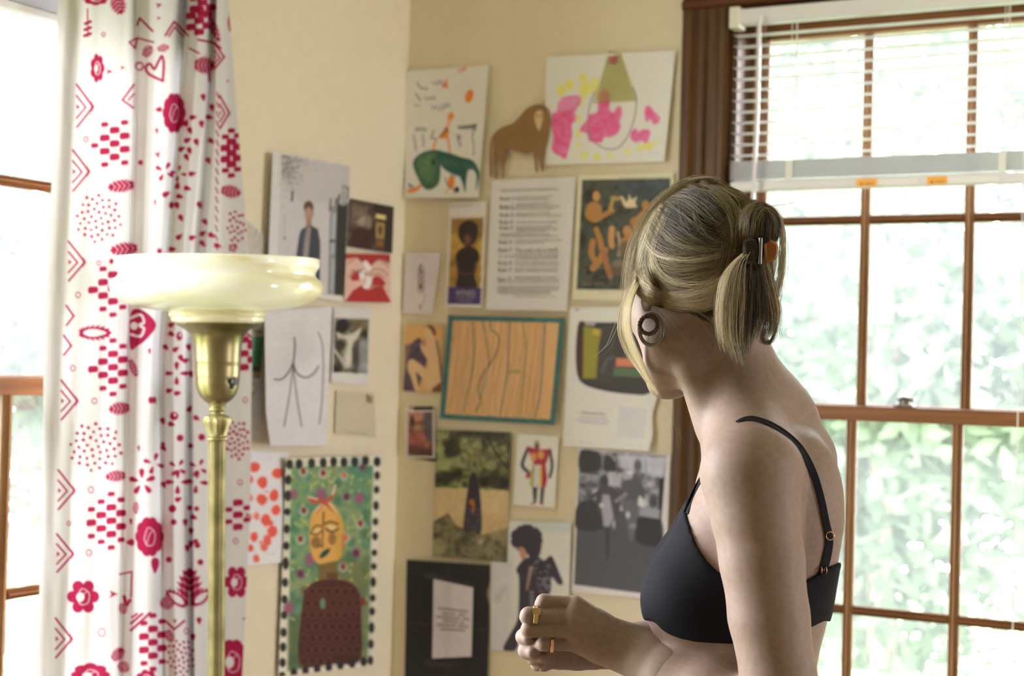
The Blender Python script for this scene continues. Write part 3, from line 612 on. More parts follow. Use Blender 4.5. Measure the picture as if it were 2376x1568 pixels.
# capital with leaf ornament
def cap_ax(v):
    a = math.atan2(v[1], v[0]); z = v[2]; t = (zl(960)-z)/(zl(960)-zl(1012)); k = 1+(.07*math.sin(8*a)*math.sin(math.pi*min(1, max(0, t)))+.035*math.sin(24*a+40*t))*(1 if .1 < t < .95 else 0)
    return LX((v[0]*k, v[1]*k, z))
MB().lathe(prof([(14, 958), (19, 961), (27, 966), (30, 973), (29.5, 981), (26, 990), (23, 999), (20.5, 1008), (20, 1012)], 6), 96, cap_ax).build('capital', m_brass_d, lamp, True)
MB().lathe(prof([(20, 1011), (22, 1013), (25, 1016), (24, 1020), (20.5, 1022)]), 40, LX).build('collar', m_brass_d, lamp, True)
NF = 22
def flute(v):
    a = math.atan2(v[1], v[0]); k = 1-.15*max(0, math.cos(NF*a)); return LX((v[0]*k, v[1]*k, v[2]))
zlow = .10
MB().lathe([(20*MPP, zl(1021)), (19.6*MPP, zl(1200)), (19.3*MPP, zl(1500)), (19.5*MPP, .6), (20*MPP, zlow)], NF*6, flute).build('column', m_brass_d, lamp, True)
MB().lathe([(0, .0), (.135, .0), (.14, .006), (.138, .014), (.12, .022), (.10, .026), (.09, .034), (.06, .044), (.045, .05), (.034, .06), (.026, .075), (.024, .085), (.02, .095), (.016, .105), (0, .105)], 64, LX).build('base', m_brass_d, lamp, True)
m_bulb = mat('frosted_bulb', (.9, .9, .88), .3)
MB().lathe(prof([(14, 746), (14, 735), (20, 720), (34, 695), (38, 672), (32, 650), (18, 638), (2, 634)]), 32, LX).build('bulb', m_bulb, lamp, True)
# ---------------------------------------------------------------- papers and cards on the two walls
KWS = {'L': np.array([.78, .70, .62]), 'B': np.array([.66, .58, .42])}     # light that falls on white paper in the photograph: print colours are read through it
m_paper = mat('printed_paper', rough=.7); a_ = nd(m_paper, 'ShaderNodeAttribute', attribute_name='print'); ln(m_paper, a_.outputs['Color'], P_(m_paper).inputs['Base Color'])
m_glossy = mat('glossy_print', rough=.32); a_ = nd(m_glossy, 'ShaderNodeAttribute', attribute_name='print'); ln(m_glossy, a_.outputs['Color'], P_(m_glossy).inputs['Base Color'])
WHITE = (206, 193, 186); CREAM = (196, 176, 138)
def wall_pt(px, py, side, off): return on_x(px, py, off) if side == 'L' else on_y(px, py, -off)
def alb(c, s='B'): return np.clip(lin(c)/KWS[s], .006, .88)
def paper(name, label, cat, q, side, off, draw=None, base=WHITE, step=1.7, lift=None, m=None, group='papers on the wall', outline=None):
    """q: the sheet's four corners as seen (TL, TR, BR, BL); off: distance from the wall; lift(u, v): how far it curls off the wall."""
    q = np.array(q, float); wd_ = max(np.linalg.norm(q[1]-q[0]), np.linalg.norm(q[2]-q[3])); ht = max(np.linalg.norm(q[3]-q[0]), np.linalg.norm(q[2]-q[1]))
    nu, nv = max(3, int(wd_/step)), max(3, int(ht/step)); u, v = np.meshgrid(np.linspace(0, 1, nu), np.linspace(0, 1, nv))
    e = lambda a, b: (1-u)[..., None]*a+u[..., None]*b
    p = (1-v)[..., None]*e(q[0], q[1])+v[..., None]*e(q[3], q[2])
    if outline is not None: p = outline(p, u, v)
    o_ = off+(lift(u, v) if lift else 0*u)+.0012*fbm(u*2.5+off*90, v*2.5, 3)
    P = wall_pt(p[..., 0], p[..., 1], side, o_)
    c = Cv(q[:, 0].min()-6, q[:, 1].min()-6, q[:, 0].max()+6, q[:, 1].max()+6, base)
    if draw: draw(c); gr = .13 if m is not None else .05; c.a *= 1+gr*(fbm(c.X/5., c.Y/5., 77, 3)-.5)[..., None]+gr*.5*(fbm(c.X/28., c.Y/28., 78, 2)-.5)[..., None]
    col = alb(c.sample(p[..., 0], p[..., 1]), side).reshape(-1, 3)
    F = grid_faces(nu, nv)
    ctr = P.reshape(-1, 3).mean(0)
    o = mk(name, P.reshape(-1, 3), F, m or m_paper, None, True, col, origin=ctr)
    return tag(o, label, cat, group)
def text_on(par, s, p0, p1, hpx, side, off, m, align_fit=True, nm='lettering'):
    cu_ = bpy.data.curves.new('t', 'FONT'); cu_.body = s; cu_.resolution_u = 2; ob = bpy.data.objects.new('t', cu_)
    me = ob.to_mesh(); n = len(me.vertices); v = np.zeros(n*3); me.vertices.foreach_get('co', v); v = v.reshape(-1, 3); F = [tuple(p.vertices) for p in me.polygons]; ob.to_mesh_clear()
    bpy.data.objects.remove(ob); bpy.data.curves.remove(cu_)
    if not n: return
    x = (v[:, 0]-v[:, 0].min())/(v[:, 0].max()-v[:, 0].min()); y = v[:, 1]/.70; p0 = np.array(p0, float); p1 = np.array(p1, float)
    up = np.array((.02, -1))*hpx; p = p0+(p1-p0)*x[:, None]+up*y[:, None]
    return mk(nm, wall_pt(p[:, 0], p[:, 1], side, np.full(n, off)), F, m, par)
m_inkt = mat('printed_ink', (.13, .12, .115), .7); m_inkw = mat('printed_white', (.62, .6, .62), .7)
corner = lambda k, a, b: (lambda u, v: k*np.clip((np.abs(u-a)*-1+.45)/.45, 0, 1)**2*np.clip((np.abs(v-b)*-1+.4)/.4, 0, 1)**2)
g_ = np.random.default_rng(3)
def words(c, x0, y0, x1, y1, w=2.4, col=(120, 106, 96), al=.75, dash=(4, 13), gap=2.6):
    """a line of print too small to read"""
    L = math.hypot(x1-x0, y1-y0); t = 0
    while t < L:
        d = min(g_.uniform(*dash), L-t); a = t/L; b = (t+d)/L
        c.line([(x0+(x1-x0)*a, y0+(y1-y0)*a), (x0+(x1-x0)*b, y0+(y1-y0)*b)], w, col, al=al*g_.uniform(.7, 1)); t += d+gap
def scrib(c, x0, y0, x1, y1, n, w, col, amp=6, al=.8):
    t = np.linspace(0, 1, n*2+1); s = np.where(np.arange(n*2+1) % 2, 1, -1)*amp*g_.uniform(.4, 1, n*2+1)
    c.line(np.stack([x0+(x1-x0)*t+g_.normal(0, 1, len(t)), y0+(y1-y0)*t+s], 1), w, col, al=al, curve=4)

for x0, y0 in ((2006, 428.5), (2169, 424)): text_on(br, 'WARNING', (x0, y0), (x0+22, y0-.7), 5, 'B', .0262, m_inkt)
for x0, y0 in ((1999, 428.7), (2162, 424.2)):
    tq = on_y(np.array([x0-4, x0, x0+4]), np.array([y0+.6, y0-6, y0+.4]), -.0262); mk('warning_triangle', tq, [(0, 2, 1)], m_inkt, br)
# --- left wall
def d(c): 
    for i in range(60):
        x, y = g_.uniform(570, 650), g_.uniform(505, 600); c.line([(x, y), (x+g_.normal(0, 9), y+g_.normal(0, 9)), (x+g_.normal(0, 12), y+g_.normal(0, 8))], 1.4, (150, 136, 122), al=.4, curve=4)
    c.line([(594, 533), (592, 545), (588, 548)], 5, (140, 126, 112), al=.6); c.line([(600, 546), (612, 560), (618, 575)], 4, (148, 132, 120), al=.5)
paper('sketch_paper', 'grey torn sketch paper with faint pencil scribbles, half behind the lamp bowl', 'paper', [(555, 494), (655, 586), (618, 772), (520, 740)], 'L', .004, d, (186, 172, 156), 3)
def d(c):
    c.poly([(653, 358), (812, 384), (797, 687), (640, 682)], (186, 174, 170)); c.poly([(653, 358), (812, 384), (810, 470), (700, 470), (648, 430)], (172, 160, 152), al=.6, soft=8)
    for i in range(240):
        x, y = 655+abs(g_.normal(0, 26)), 360+abs(g_.normal(0, 34)); c.ell(x, y+(x-655)*.1, g_.uniform(1, 4), g_.uniform(.8, 2), (96, 86, 80), al=.38)
    c.poly([(676, 444), (681, 442), (680, 466), (675, 467)], (62, 78, 96)); c.ell(656, 479, 4, 2.4, (190, 146, 110), al=.8); c.line([(661, 500), (659, 546)], 1.6, (150, 150, 146)); c.ell(660, 552, 3, 4, (110, 120, 112))
    G = (128, 124, 122); K = (48, 45, 42)
    c.poly([(766, 478), (786, 476), (776, 682), (760, 682)], G); c.poly([(771, 495), (781, 495), (775, 590), (768, 590)], (176, 168, 168), al=.7); c.poly([(769, 600), (778, 600), (773, 675), (767, 675)], (172, 166, 166), al=.6)
    c.poly([(782, 474), (808, 470), (797, 686), (776, 684)], K); c.line([(765, 488), (768, 462)], 4, (80, 76, 72)); c.line([(784, 474), (788, 452)], 4, K); c.line([(778, 474), (781, 460)], 3.4, K)
    c.line([(798, 470), (796, 438), (794, 430)], 2.4, (84, 88, 74)); c.line([(806, 462), (812, 430), (806, 440), (800, 430)], 3, (70, 74, 62)); c.poly([(790, 478), (792, 446), (806, 442), (806, 476)], (150, 142, 138), al=.8); c.quad(764, 556, 778, 562, (70, 66, 64))
    # standing person in a dark jacket, cut off below
    J = (58, 57, 66)
    c.ell(717, 492, 11, 20, (156, 118, 100)); c.ell(716, 480, 11.5, 14, (92, 66, 56)); c.poly([(711, 505), (722, 505), (724, 530), (710, 530)], (150, 112, 96)); c.ell(716, 494, 8.5, 13, (164, 126, 108))
    c.poly([(698, 534), (712, 524), (724, 524), (738, 532), (743, 560), (742, 660), (690, 660), (688, 590), (694, 548)], J); c.poly([(711, 526), (722, 526), (716, 590), (706, 640), (700, 640), (706, 560)], (140, 126, 122)); c.line([(714, 526), (711, 560)], 3, (120, 108, 80)); c.poly([(700, 540), (706, 536), (702, 620), (696, 636)], (74, 72, 84))
    c.poly([(640, 682), (797, 687), (796, 702), (620, 696)], (205, 192, 176))
paper('portrait_page', 'magazine page with a person in dark jacket standing before a pale wall', 'picture', [(633, 352), (813, 386), (797, 702), (620, 669)], 'L', .009, d, (200, 188, 182), 1.5, lambda u, v: .010*(1-u)**4)
def d(c):
    c.mottle([(800, 450), (920, 470), (920, 600), (790, 590)], [(46, 34, 30), (66, 46, 42), (96, 78, 66)], 14, 4)
    c.poly([(815, 470), (858, 478), (850, 520), (812, 520)], (126, 112, 92), al=.6, soft=5); c.ell(847, 515, 17, 20, (160, 138, 120), al=.7, soft=5); c.blob([(815, 545), (835, 525), (862, 540), (866, 572), (812, 570)], (56, 36, 36), al=.8, soft=3)
    c.line([(818, 513), (842, 500), (864, 488)], 2, (58, 44, 38)); c.poly([(866, 470), (914, 480), (912, 590), (892, 588), (895, 500), (868, 492)], (42, 32, 29)); c.poly([(873, 496), (896, 500), (895, 510), (872, 506)], (206, 180, 112)); c.poly([(872, 514), (893, 518), (891, 556), (872, 552)], (150, 120, 74)); c.ell(882, 534, 5, 11, (84, 58, 36)); c.poly([(872, 556), (890, 560), (889, 574), (874, 572)], (130, 82, 48))
    c.line([(852, 488), (848, 540)], 1.6, (70, 52, 44))
paper('dark_photograph', 'small dark photograph of a lamplit brown interior beside the portrait page', 'photo', [(812, 460), (914, 480), (910, 588), (803, 571)], 'L', .006, d, (70, 50, 44), 1.5, m=m_glossy)
def d(c):
    R = (160, 40, 36); S = (206, 162, 142); Wh = (216, 202, 192); K = (96, 56, 52)
    c.poly([(800, 586), (908, 588), (910, 704), (798, 702)], S); c.poly([(802, 588), (906, 589), (906, 612), (880, 600), (858, 618), (838, 606), (826, 596), (804, 602)], R)
    c.poly([(800, 702), (818, 674), (838, 662), (856, 672), (872, 664), (888, 664), (908, 702)], R); c.blob([(815, 640), (828, 630), (836, 640), (832, 650), (816, 650)], R); c.blob([(864, 646), (878, 640), (894, 656), (888, 664), (872, 662), (858, 668), (850, 664)], R)
    c.blob([(844, 606), (852, 606), (862, 622), (854, 628), (844, 616)], Wh); c.blob([(850, 642), (862, 640), (862, 660), (852, 670), (842, 666), (850, 656)], Wh); c.blob([(834, 632), (844, 626), (846, 642), (836, 648)], Wh)
    for p in ([(806, 612), (820, 602), (830, 594), (838, 606)], [(862, 614), (872, 602), (886, 606), (902, 618)], [(858, 634), (870, 624), (886, 626), (900, 638)], [(846, 634), (860, 640), (876, 634), (892, 644)], [(808, 644), (818, 632), (832, 630), (842, 624)], [(870, 668), (880, 656), (890, 660)]): c.line(p, 1.6, K, curve=5)
    for i in range(8): c.line([(818+i*3, 632), (816+i*3.4, 626)], 1.2, K)
paper('red_illustration', 'square red and pink illustration under the dark photograph', 'picture', [(803, 588), (905, 590), (907, 702), (799, 700)], 'L', .012, d, (206, 162, 142), 1.5)
def d(c):
    for i in range(260): c.ell(g_.uniform(625, 765), g_.uniform(730, 1020), 1.4, 1.2, (170, 158, 150), al=.3)
    c.ell(690, 800, 34, 50, (180, 168, 160), al=.3, soft=20); c.ell(650, 850, 24, 40, (180, 168, 160), al=.3, soft=18)
    K = (66, 64, 62)
    c.line([(683, 783), (684, 806), (681, 840), (680, 862)], 3.6, K, curve=6); c.line([(637, 880), (652, 880), (668, 866), (680, 842)], 3.6, K, curve=6); c.line([(680, 842), (690, 866), (708, 876), (726, 868), (739, 850)], 3.2, K, curve=6)
    c.line([(680, 850), (674, 900), (666, 950), (659, 989)], 2.8, (90, 84, 80), curve=5); c.line([(681, 850), (686, 900), (694, 955), (700, 989)], 2.8, (90, 84, 80), curve=5); c.line([(739, 771), (748, 800), (750, 860), (747, 930), (741, 983)], 2.6, (96, 90, 86), curve=6)
paper('line_drawing', 'large white sheet with a simple charcoal drawing of curving body lines', 'drawing', [(614, 722), (771, 711), (757, 1034), (618, 1034)], 'L', .018, d, (202, 190, 186), 1.8, lambda u, v: .022*np.clip(1-u*1.6, 0, 1)**2*(.4+v), outline=lambda p, u, v: p+np.stack([8*np.clip(v-.75, 0, 1)*4*(1-u)*1.2, 0*u], -1))
def d(c): c.poly([(530, 780), (612, 781), (606, 850), (530, 848)], (58, 104, 70)); c.poly([(530, 780), (612, 781), (608, 812), (530, 812)], (72, 112, 86)); c.poly([(530, 848), (606, 850), (604, 862), (530, 862)], (66, 56, 46)); c.poly([(530, 862), (606, 862), (604, 880), (530, 880)], (140, 118, 100)); c.poly([(530, 740), (618, 750), (613, 782), (530, 780)], (150, 140, 130))
paper('green_picture', 'small green picture peeping out beside the edge of the curtain', 'picture', [(540, 772), (612, 778), (604, 878), (540, 876)], 'L', .008, d, (90, 120, 90), 2.5)
def d(c):
    c.ell(586, 900, 8, 12, (90, 112, 76), ring=2); c.line([(586, 912), (584, 925)], 2, (90, 112, 76))
    for k in range(20): words(c, 560, 890+k*5.5, 606, 892+k*5.5, 1.6, (160, 150, 142), .5)
paper('plant_leaflet', 'narrow white leaflet with a small green plant drawing, next to the curtain', 'paper', [(545, 874), (608, 877), (606, 1017), (545, 1013)], 'L', .005, d, (200, 188, 180), 2.5)
def d(c):
    q = [(777, 737), (855, 741), (852, 866), (773, 863)]; c.mottle(q, [(40, 36, 30), (92, 82, 62), (160, 148, 126)], 16, 9)
    c.ell(794, 756, 15, 16, (36, 32, 28)); c.poly([(815, 740), (855, 741), (854, 765), (820, 772)], (118, 100, 64), al=.7, soft=4); c.blob([(782, 770), (800, 778), (824, 770), (838, 760), (832, 780), (818, 800), (816, 840), (806, 852), (800, 830), (806, 792), (784, 780)], (190, 178, 158), soft=2); c.line([(776, 812), (790, 830), (802, 850)], 7, (170, 158, 148)); c.ell(790, 800, 11, 12, (52, 48, 38)); c.poly([(834, 790), (854, 786), (852, 866), (826, 864)], (150, 148, 150), al=.7, soft=4); c.ell(826, 830, 8, 34, (62, 56, 50), al=.8, soft=3); c.poly([(773, 848), (794, 856), (790, 864), (773, 864)], (36, 32, 30))
paper('grey_postcard', 'white bordered postcard of a dim grey figure beside the line drawing', 'photo', [(775, 712), (860, 716), (855, 893), (768, 888)], 'L', .006, d, (200, 188, 178), 1.5)
def d(c):
    for k in range(9): words(c, 787+g_.uniform(0, 6), 920+k*9.3, 860, 923+k*9.6, 1.5, (156, 138, 116), .45)
    c.poly([(849, 916), (864, 919), (864, 936), (851, 934)], (134, 110, 82)); c.line([(852, 916), (853, 930)], 4, (104, 80, 54)); c.line([(802, 1002), (850, 1006)], 2, (150, 130, 108))
paper('faint_letter', 'small cream handwritten letter with a brown stamp mark', 'letter', [(781, 905), (869, 911), (872, 1014), (777, 1006)], 'L', .004, d, (188, 170, 142), 1.8)
def d(c):
    for (x, y, rx, ry, a) in ((591, 1084, 13, 12, 1), (644, 1098, 13, 13, 1), (609, 1119, 12, 13, 1), (608, 1158, 12, 13, 1), (636, 1150, 11, 14, 1), (641, 1183, 11, 12, 1), (617, 1206, 12, 14, 1), (595, 1197, 7, 9, .7), (632, 1233, 12, 13, 1), (589, 1245, 9, 12, 1), (620, 1254, 10, 13, .9), (613, 1269, 9, 10, .8), (580, 1271, 9, 8, 1), (595, 1296, 8, 10, .8), (580, 1155, 7, 8, .8), (581, 1112, 6, 10, 1), (575, 1200, 9, 12, .8), (570, 1235, 9, 12, .9), (566, 1085, 12, 12, .9), (627, 1213, 7, 7, .9), (605, 1258, 4, 4, .8), (618, 1140, 3, 2.4, .7)):
        p = [(x+rx*math.cos(t)*g_.uniform(.9, 1.12), y+ry*math.sin(t)*g_.uniform(.9, 1.12)) for t in np.linspace(0, 6.28, 9)[:-1]]; c.blob(p, (214, 84, 68), al=a); c.ell(x+2, y+1, rx*.5, ry*.5, (200, 64, 54), al=.35*a, soft=3)
    words(c, 616, 1286, 640, 1284, 1.4, (150, 140, 140), .7)
paper('red_dot_painting', 'white sheet dabbed with round red paint dots, half behind the curtain', 'painting', [(555, 1044), (669, 1049), (655, 1305), (553, 1314)], 'L', .006, d, (212, 200, 196), 1.8)
def d(c):
    q = [(676, 1082), (866, 1080), (853, 1525), (668, 1556)]
    c.poly([(640, 1050), (890, 1050), (890, 1570), (640, 1570)], (212, 196, 172))
    c.mottle(q, [(74, 110, 74), (104, 128, 88), (134, 138, 92), (92, 126, 96), (80, 104, 66)], 34, 21)
    c.poly([(780, 1300), (862, 1290), (853, 1525), (790, 1535)], (92, 84, 46), al=.5, soft=14); c.poly([(668, 1430), (700, 1430), (700, 1550), (668, 1556)], (64, 74, 44), al=.6, soft=8); c.ell(700, 1190, 40, 120, (84, 136, 92), al=.3, soft=20); c.ell(830, 1120, 30, 60, (66, 120, 96), al=.5, soft=14)
    for i in range(115):
        x, y = g_.uniform(672, 862), g_.uniform(1085, 1440)
        if 718 < x < 800 and 1150 < y < 1330: continue
        c.ell(x, y, 3.2, 3.6, (206, 184, 96), al=.62)
    for (x, y, r, k) in ((704, 1093, 6, 0), (750, 1097, 6, 0), (799, 1103, 5, 1), (841, 1084, 5, 2), (804, 1152, 6, 2), (834, 1155, 8, 3), (705, 1184, 6, 0), (836, 1214, 6, 0), (697, 1250, 6, 0), (826, 1283, 7, 2), (796, 1314, 6, 0), (697, 1331, 7, 2), (802, 1247, 6, 1), (745, 1148, 9, 3), (680, 1146, 7, 3), (720, 1298, 9, 3), (670, 1410, 9, 3)):
        if k in (0, 1): c.ell(x, y+2, r*1.9, r*2.0, (196, 196, 180), al=.5, soft=2)
        if k >= 2: c.ell(x, y, r*1.6, r*1.8, (104, 92, 116), al=.7, soft=2)
        c.ell(x, y, r, r*1.3, [(140, 44, 42), (196, 92, 56), (110, 34, 52), (150, 78, 92)][k])
    F_ = (206, 150, 74)
    c.blob([(722, 1195), (736, 1180), (756, 1172), (776, 1180), (793, 1200), (798, 1240), (792, 1285), (778, 1306), (754, 1314), (730, 1300), (720, 1270), (718, 1230)], F_, soft=1.5); c.blob([(780, 1200), (796, 1210), (800, 1260), (792, 1296), (780, 1280)], (186, 140, 60), al=.7, soft=4)
    c.poly([(738, 1310), (782, 1300), (784, 1345), (740, 1348)], (112, 88, 46)); c.blob([(722, 1195), (740, 1172), (756, 1162), (772, 1170), (786, 1190), (770, 1180), (752, 1176), (736, 1184)], (212, 168, 120), soft=2)
    RR = (178, 76, 48); c.poly([(713, 1152), (752, 1160), (776, 1144), (780, 1124), (774, 1156), (760, 1166), (776, 1190), (752, 1170), (733, 1192), (745, 1166), (722, 1168)], RR); c.line([(778, 1126), (772, 1146)], 5, (214, 180, 150)); c.line([(716, 1152), (736, 1158)], 4, (214, 180, 150)); c.line([(736, 1182), (746, 1170)], 3, (220, 196, 170))
    K = (70, 44, 26)
    c.line([(751, 1188), (749, 1230), (748, 1268)], 3.4, (104, 70, 36)); c.line([(750, 1190), (750, 1214)], 2.4, (40, 30, 22)); c.line([(754, 1216), (766, 1210), (784, 1216)], 4, K, curve=5); c.line([(756, 1226), (770, 1234), (784, 1226)], 4.5, K, curve=5); c.blob([(757, 1222), (770, 1220), (782, 1224), (772, 1228)], (206, 184, 130)); c.line([(721, 1236), (732, 1220), (745, 1220)], 3.4, K, curve=5); c.line([(722, 1238), (736, 1240), (746, 1232)], 3.6, (110, 56, 36), curve=5); c.blob([(725, 1232), (736, 1227), (744, 1228), (736, 1236)], (206, 176, 120))
    c.ell(733, 1258, 11, 14, (134, 94, 50), soft=2); c.ell(771, 1250, 9, 14, (140, 98, 52), soft=2); c.line([(738, 1266), (750, 1268)], 3, K); c.blob([(741, 1292), (750, 1278), (766, 1272), (762, 1284), (748, 1294)], (34, 62, 58)); c.line([(796, 1240), (796, 1278)], 4, (160, 70, 60), al=.6)
    B = (72, 34, 26); c.blob([(696, 1540), (700, 1420), (708, 1372), (730, 1350), (770, 1344), (810, 1350), (834, 1376), (838, 1440), (834, 1532), (770, 1540)], B, n=8); c.poly([(704, 1430), (836, 1430), (834, 1528), (698, 1545)], (52, 26, 20), al=.6, soft=14); c.ell(772, 1336, 14, 9, (96, 58, 36))
    for i in range(46):
        x, y = 706+(i % 7)*19+((i//7) % 2)*9, 1372+(i//7)*27; 
        if x < 832: c.ell(x, y, 8, 10, (98, 48, 40), ring=3, al=.8, soft=1.2); c.ell(x, y, 4, 5, (48, 24, 20), al=.8)
    c.ell(749, 1400, 6, 13, (98, 122, 100)); c.ell(843, 1395, 6, 10, (120, 40, 36))
    for (x, y) in [(672, 1077), (694, 1076), (723, 1074), (750, 1073), (774, 1071), (798, 1072), (823, 1071), (848, 1068), (875, 1071)]: c.ell(x, y, 8.5, 11.5, (38, 40, 34))
    for i, y in enumerate([1113, 1150, 1187, 1227, 1266, 1307, 1351, 1390, 1427, 1467, 1501, 1537, 1566]): c.ell(669-(y-1113)*.031, y, 7.5, (12, 13, 9, 11, 10, 15, 11, 10, 10, 11, 11, 11, 8)[i], (38, 40, 34))
    for i, y in enumerate([1103, 1136, 1173, 1210, 1244, 1282, 1314, 1350, 1387, 1418, 1456, 1494, 1532]): c.ell(875-(y-1103)*.036, y, 6.8, (10, 9, 11, 9, 10, 8, 8, 12, 9, 10, 13, 11, 11)[i], (38, 40, 34))
    for i, x in enumerate(range(682, 862, 27)): c.ell(x, 1560-(x-682)*.157, 8, 11, (40, 34, 38))
paper('portrait_painting', 'tall painted portrait of a face on dotted green, framed by black spots', 'painting', [(664, 1063), (884, 1057), (868, 1543), (646, 1570)], 'L', .010, d, (212, 196, 172), 1.5, lambda u, v: .012*np.clip(1-v*3, 0, 1)**2)

# --- right wall
def d(c):
    K = (86, 80, 74); O = (214, 112, 36); G = (52, 82, 54)
    c.line([(968, 192), (976, 203), (992, 206)], 2.6, K, curve=4); c.line([(964, 216), (972, 228), (976, 234)], 2.6, K, curve=4); c.line([(962, 243), (974, 246)], 2.4, (120, 114, 108)); 
    for (x, y, s, n) in ((1003, 193, 7, 2), (1015, 192, 7, 2), (985, 228, 5, 2), (997, 227, 5, 3), (1000, 249, 5, 2), (1016, 250, 8, 2), (1030, 244, 7, 3)): scrib(c, x, y, x+14, y, n, 1.8, (110, 104, 98), s)
    c.poly([(1026, 203), (1037, 180), (1039, 204)], (206, 104, 50)); c.ell(1089, 223, 9, 16, O, rot=.3); c.line([(1062, 160), (1068, 168), (1080, 158)], 2, (206, 120, 80)); c.ell(1076, 160, 7, 3, (206, 110, 60), rot=-.4)
    c.ell(1046, 270, 7, 10, O, rot=.3); c.line([(1043, 278), (1040, 290)], 4, O); c.poly([(1040, 286), (1041, 321), (1016, 321)], O); c.line([(1022, 316), (1032, 304), (1036, 298), (1040, 306)], 3, (70, 64, 44)); c.line([(1012, 322), (1006, 346)], 4, O); c.line([(1040, 322), (1044, 354)], 4, O)
    c.line([(1006, 303), (1000, 320), (1012, 322)], 2.4, K); c.line([(1008, 302), (1022, 296)], 1.2, (190, 176, 96)); c.line([(1042, 300), (1056, 316), (1060, 310)], 1.4, (190, 176, 96))
    for (x0, y0, x1, y1, n) in ((962, 300, 990, 300, 5), (960, 316, 966, 350, 4), (982, 316, 984, 340, 4), (1066, 296, 1104, 296, 7), (1062, 318, 1068, 340, 5), (1096, 296, 1100, 360, 8)): scrib(c, x0, y0, x1, y1, n, 2, (96, 90, 82), 5)
    c.line([(1064, 296), (1082, 294), (1104, 290)], 5, K); c.line([(1101, 292), (1102, 302)], 4, K); c.ell(1065, 318, 5, 7, (104, 98, 92), al=.6)
    c.blob([(958, 380), (970, 360), (995, 349), (1024, 350), (1022, 370), (1022, 400), (1018, 425), (1000, 440), (984, 436), (970, 414)], G); c.blob([(1012, 352), (1040, 354), (1068, 364), (1096, 372), (1110, 392), (1113, 410), (1104, 441), (1106, 410), (1098, 394), (1086, 396), (1082, 420), (1079, 446), (1073, 425), (1066, 410), (1050, 404), (1030, 392), (1020, 376)], (40, 76, 60), n=8)
    c.blob([(968, 376), (990, 360), (1006, 362), (1010, 392), (996, 420), (980, 412)], (92, 116, 76), al=.6, soft=6); c.ell(1005, 376, 5, 8, (34, 44, 36)); c.ell(1064, 378, 30, 10, (36, 62, 46), al=.5, rot=.3, soft=5)
    for i in range(70): x, y = g_.uniform(966, 1016), g_.uniform(356, 432); c.line([(x, y), (x+g_.normal(0, 7), y+g_.normal(0, 7))], 1.2, (124, 146, 98), al=.35)
    for i in range(50): x = g_.uniform(1024, 1100); c.line([(x, 366+(x-1024)*.2), (x+g_.normal(0, 6), 380+(x-1024)*.2)], 1.2, (84, 120, 100), al=.35)
    c.poly([(944, 440), (964, 434), (976, 427), (980, 432), (966, 444), (948, 449)], O); c.poly([(946, 424), (958, 430), (960, 434), (950, 436)], (92, 96, 118)); c.blob([(1040, 416), (1046, 408), (1054, 412), (1053, 432), (1044, 438), (1038, 428)], O); c.line([(1032, 412), (1040, 432), (1054, 440)], 2, K); c.line([(1040, 438), (1034, 450)], 2, O); c.line([(1052, 440), (1054, 450)], 2, O); c.ell(1060, 440, 6, 7, (44, 42, 38)); c.line([(1044, 406), (1056, 410)], 2, K)
paper('child_drawing', "child's drawing of an orange figure riding a big green animal", 'drawing', [(934, 165), (1134, 151), (1110, 458), (941, 459)], 'B', .008, d, (202, 189, 182), 1.5, lambda u, v: .008*np.clip(v-.7, 0, 1)**2*11+.012*np.clip(u-.75, 0, 1)**2*16*(1-v))
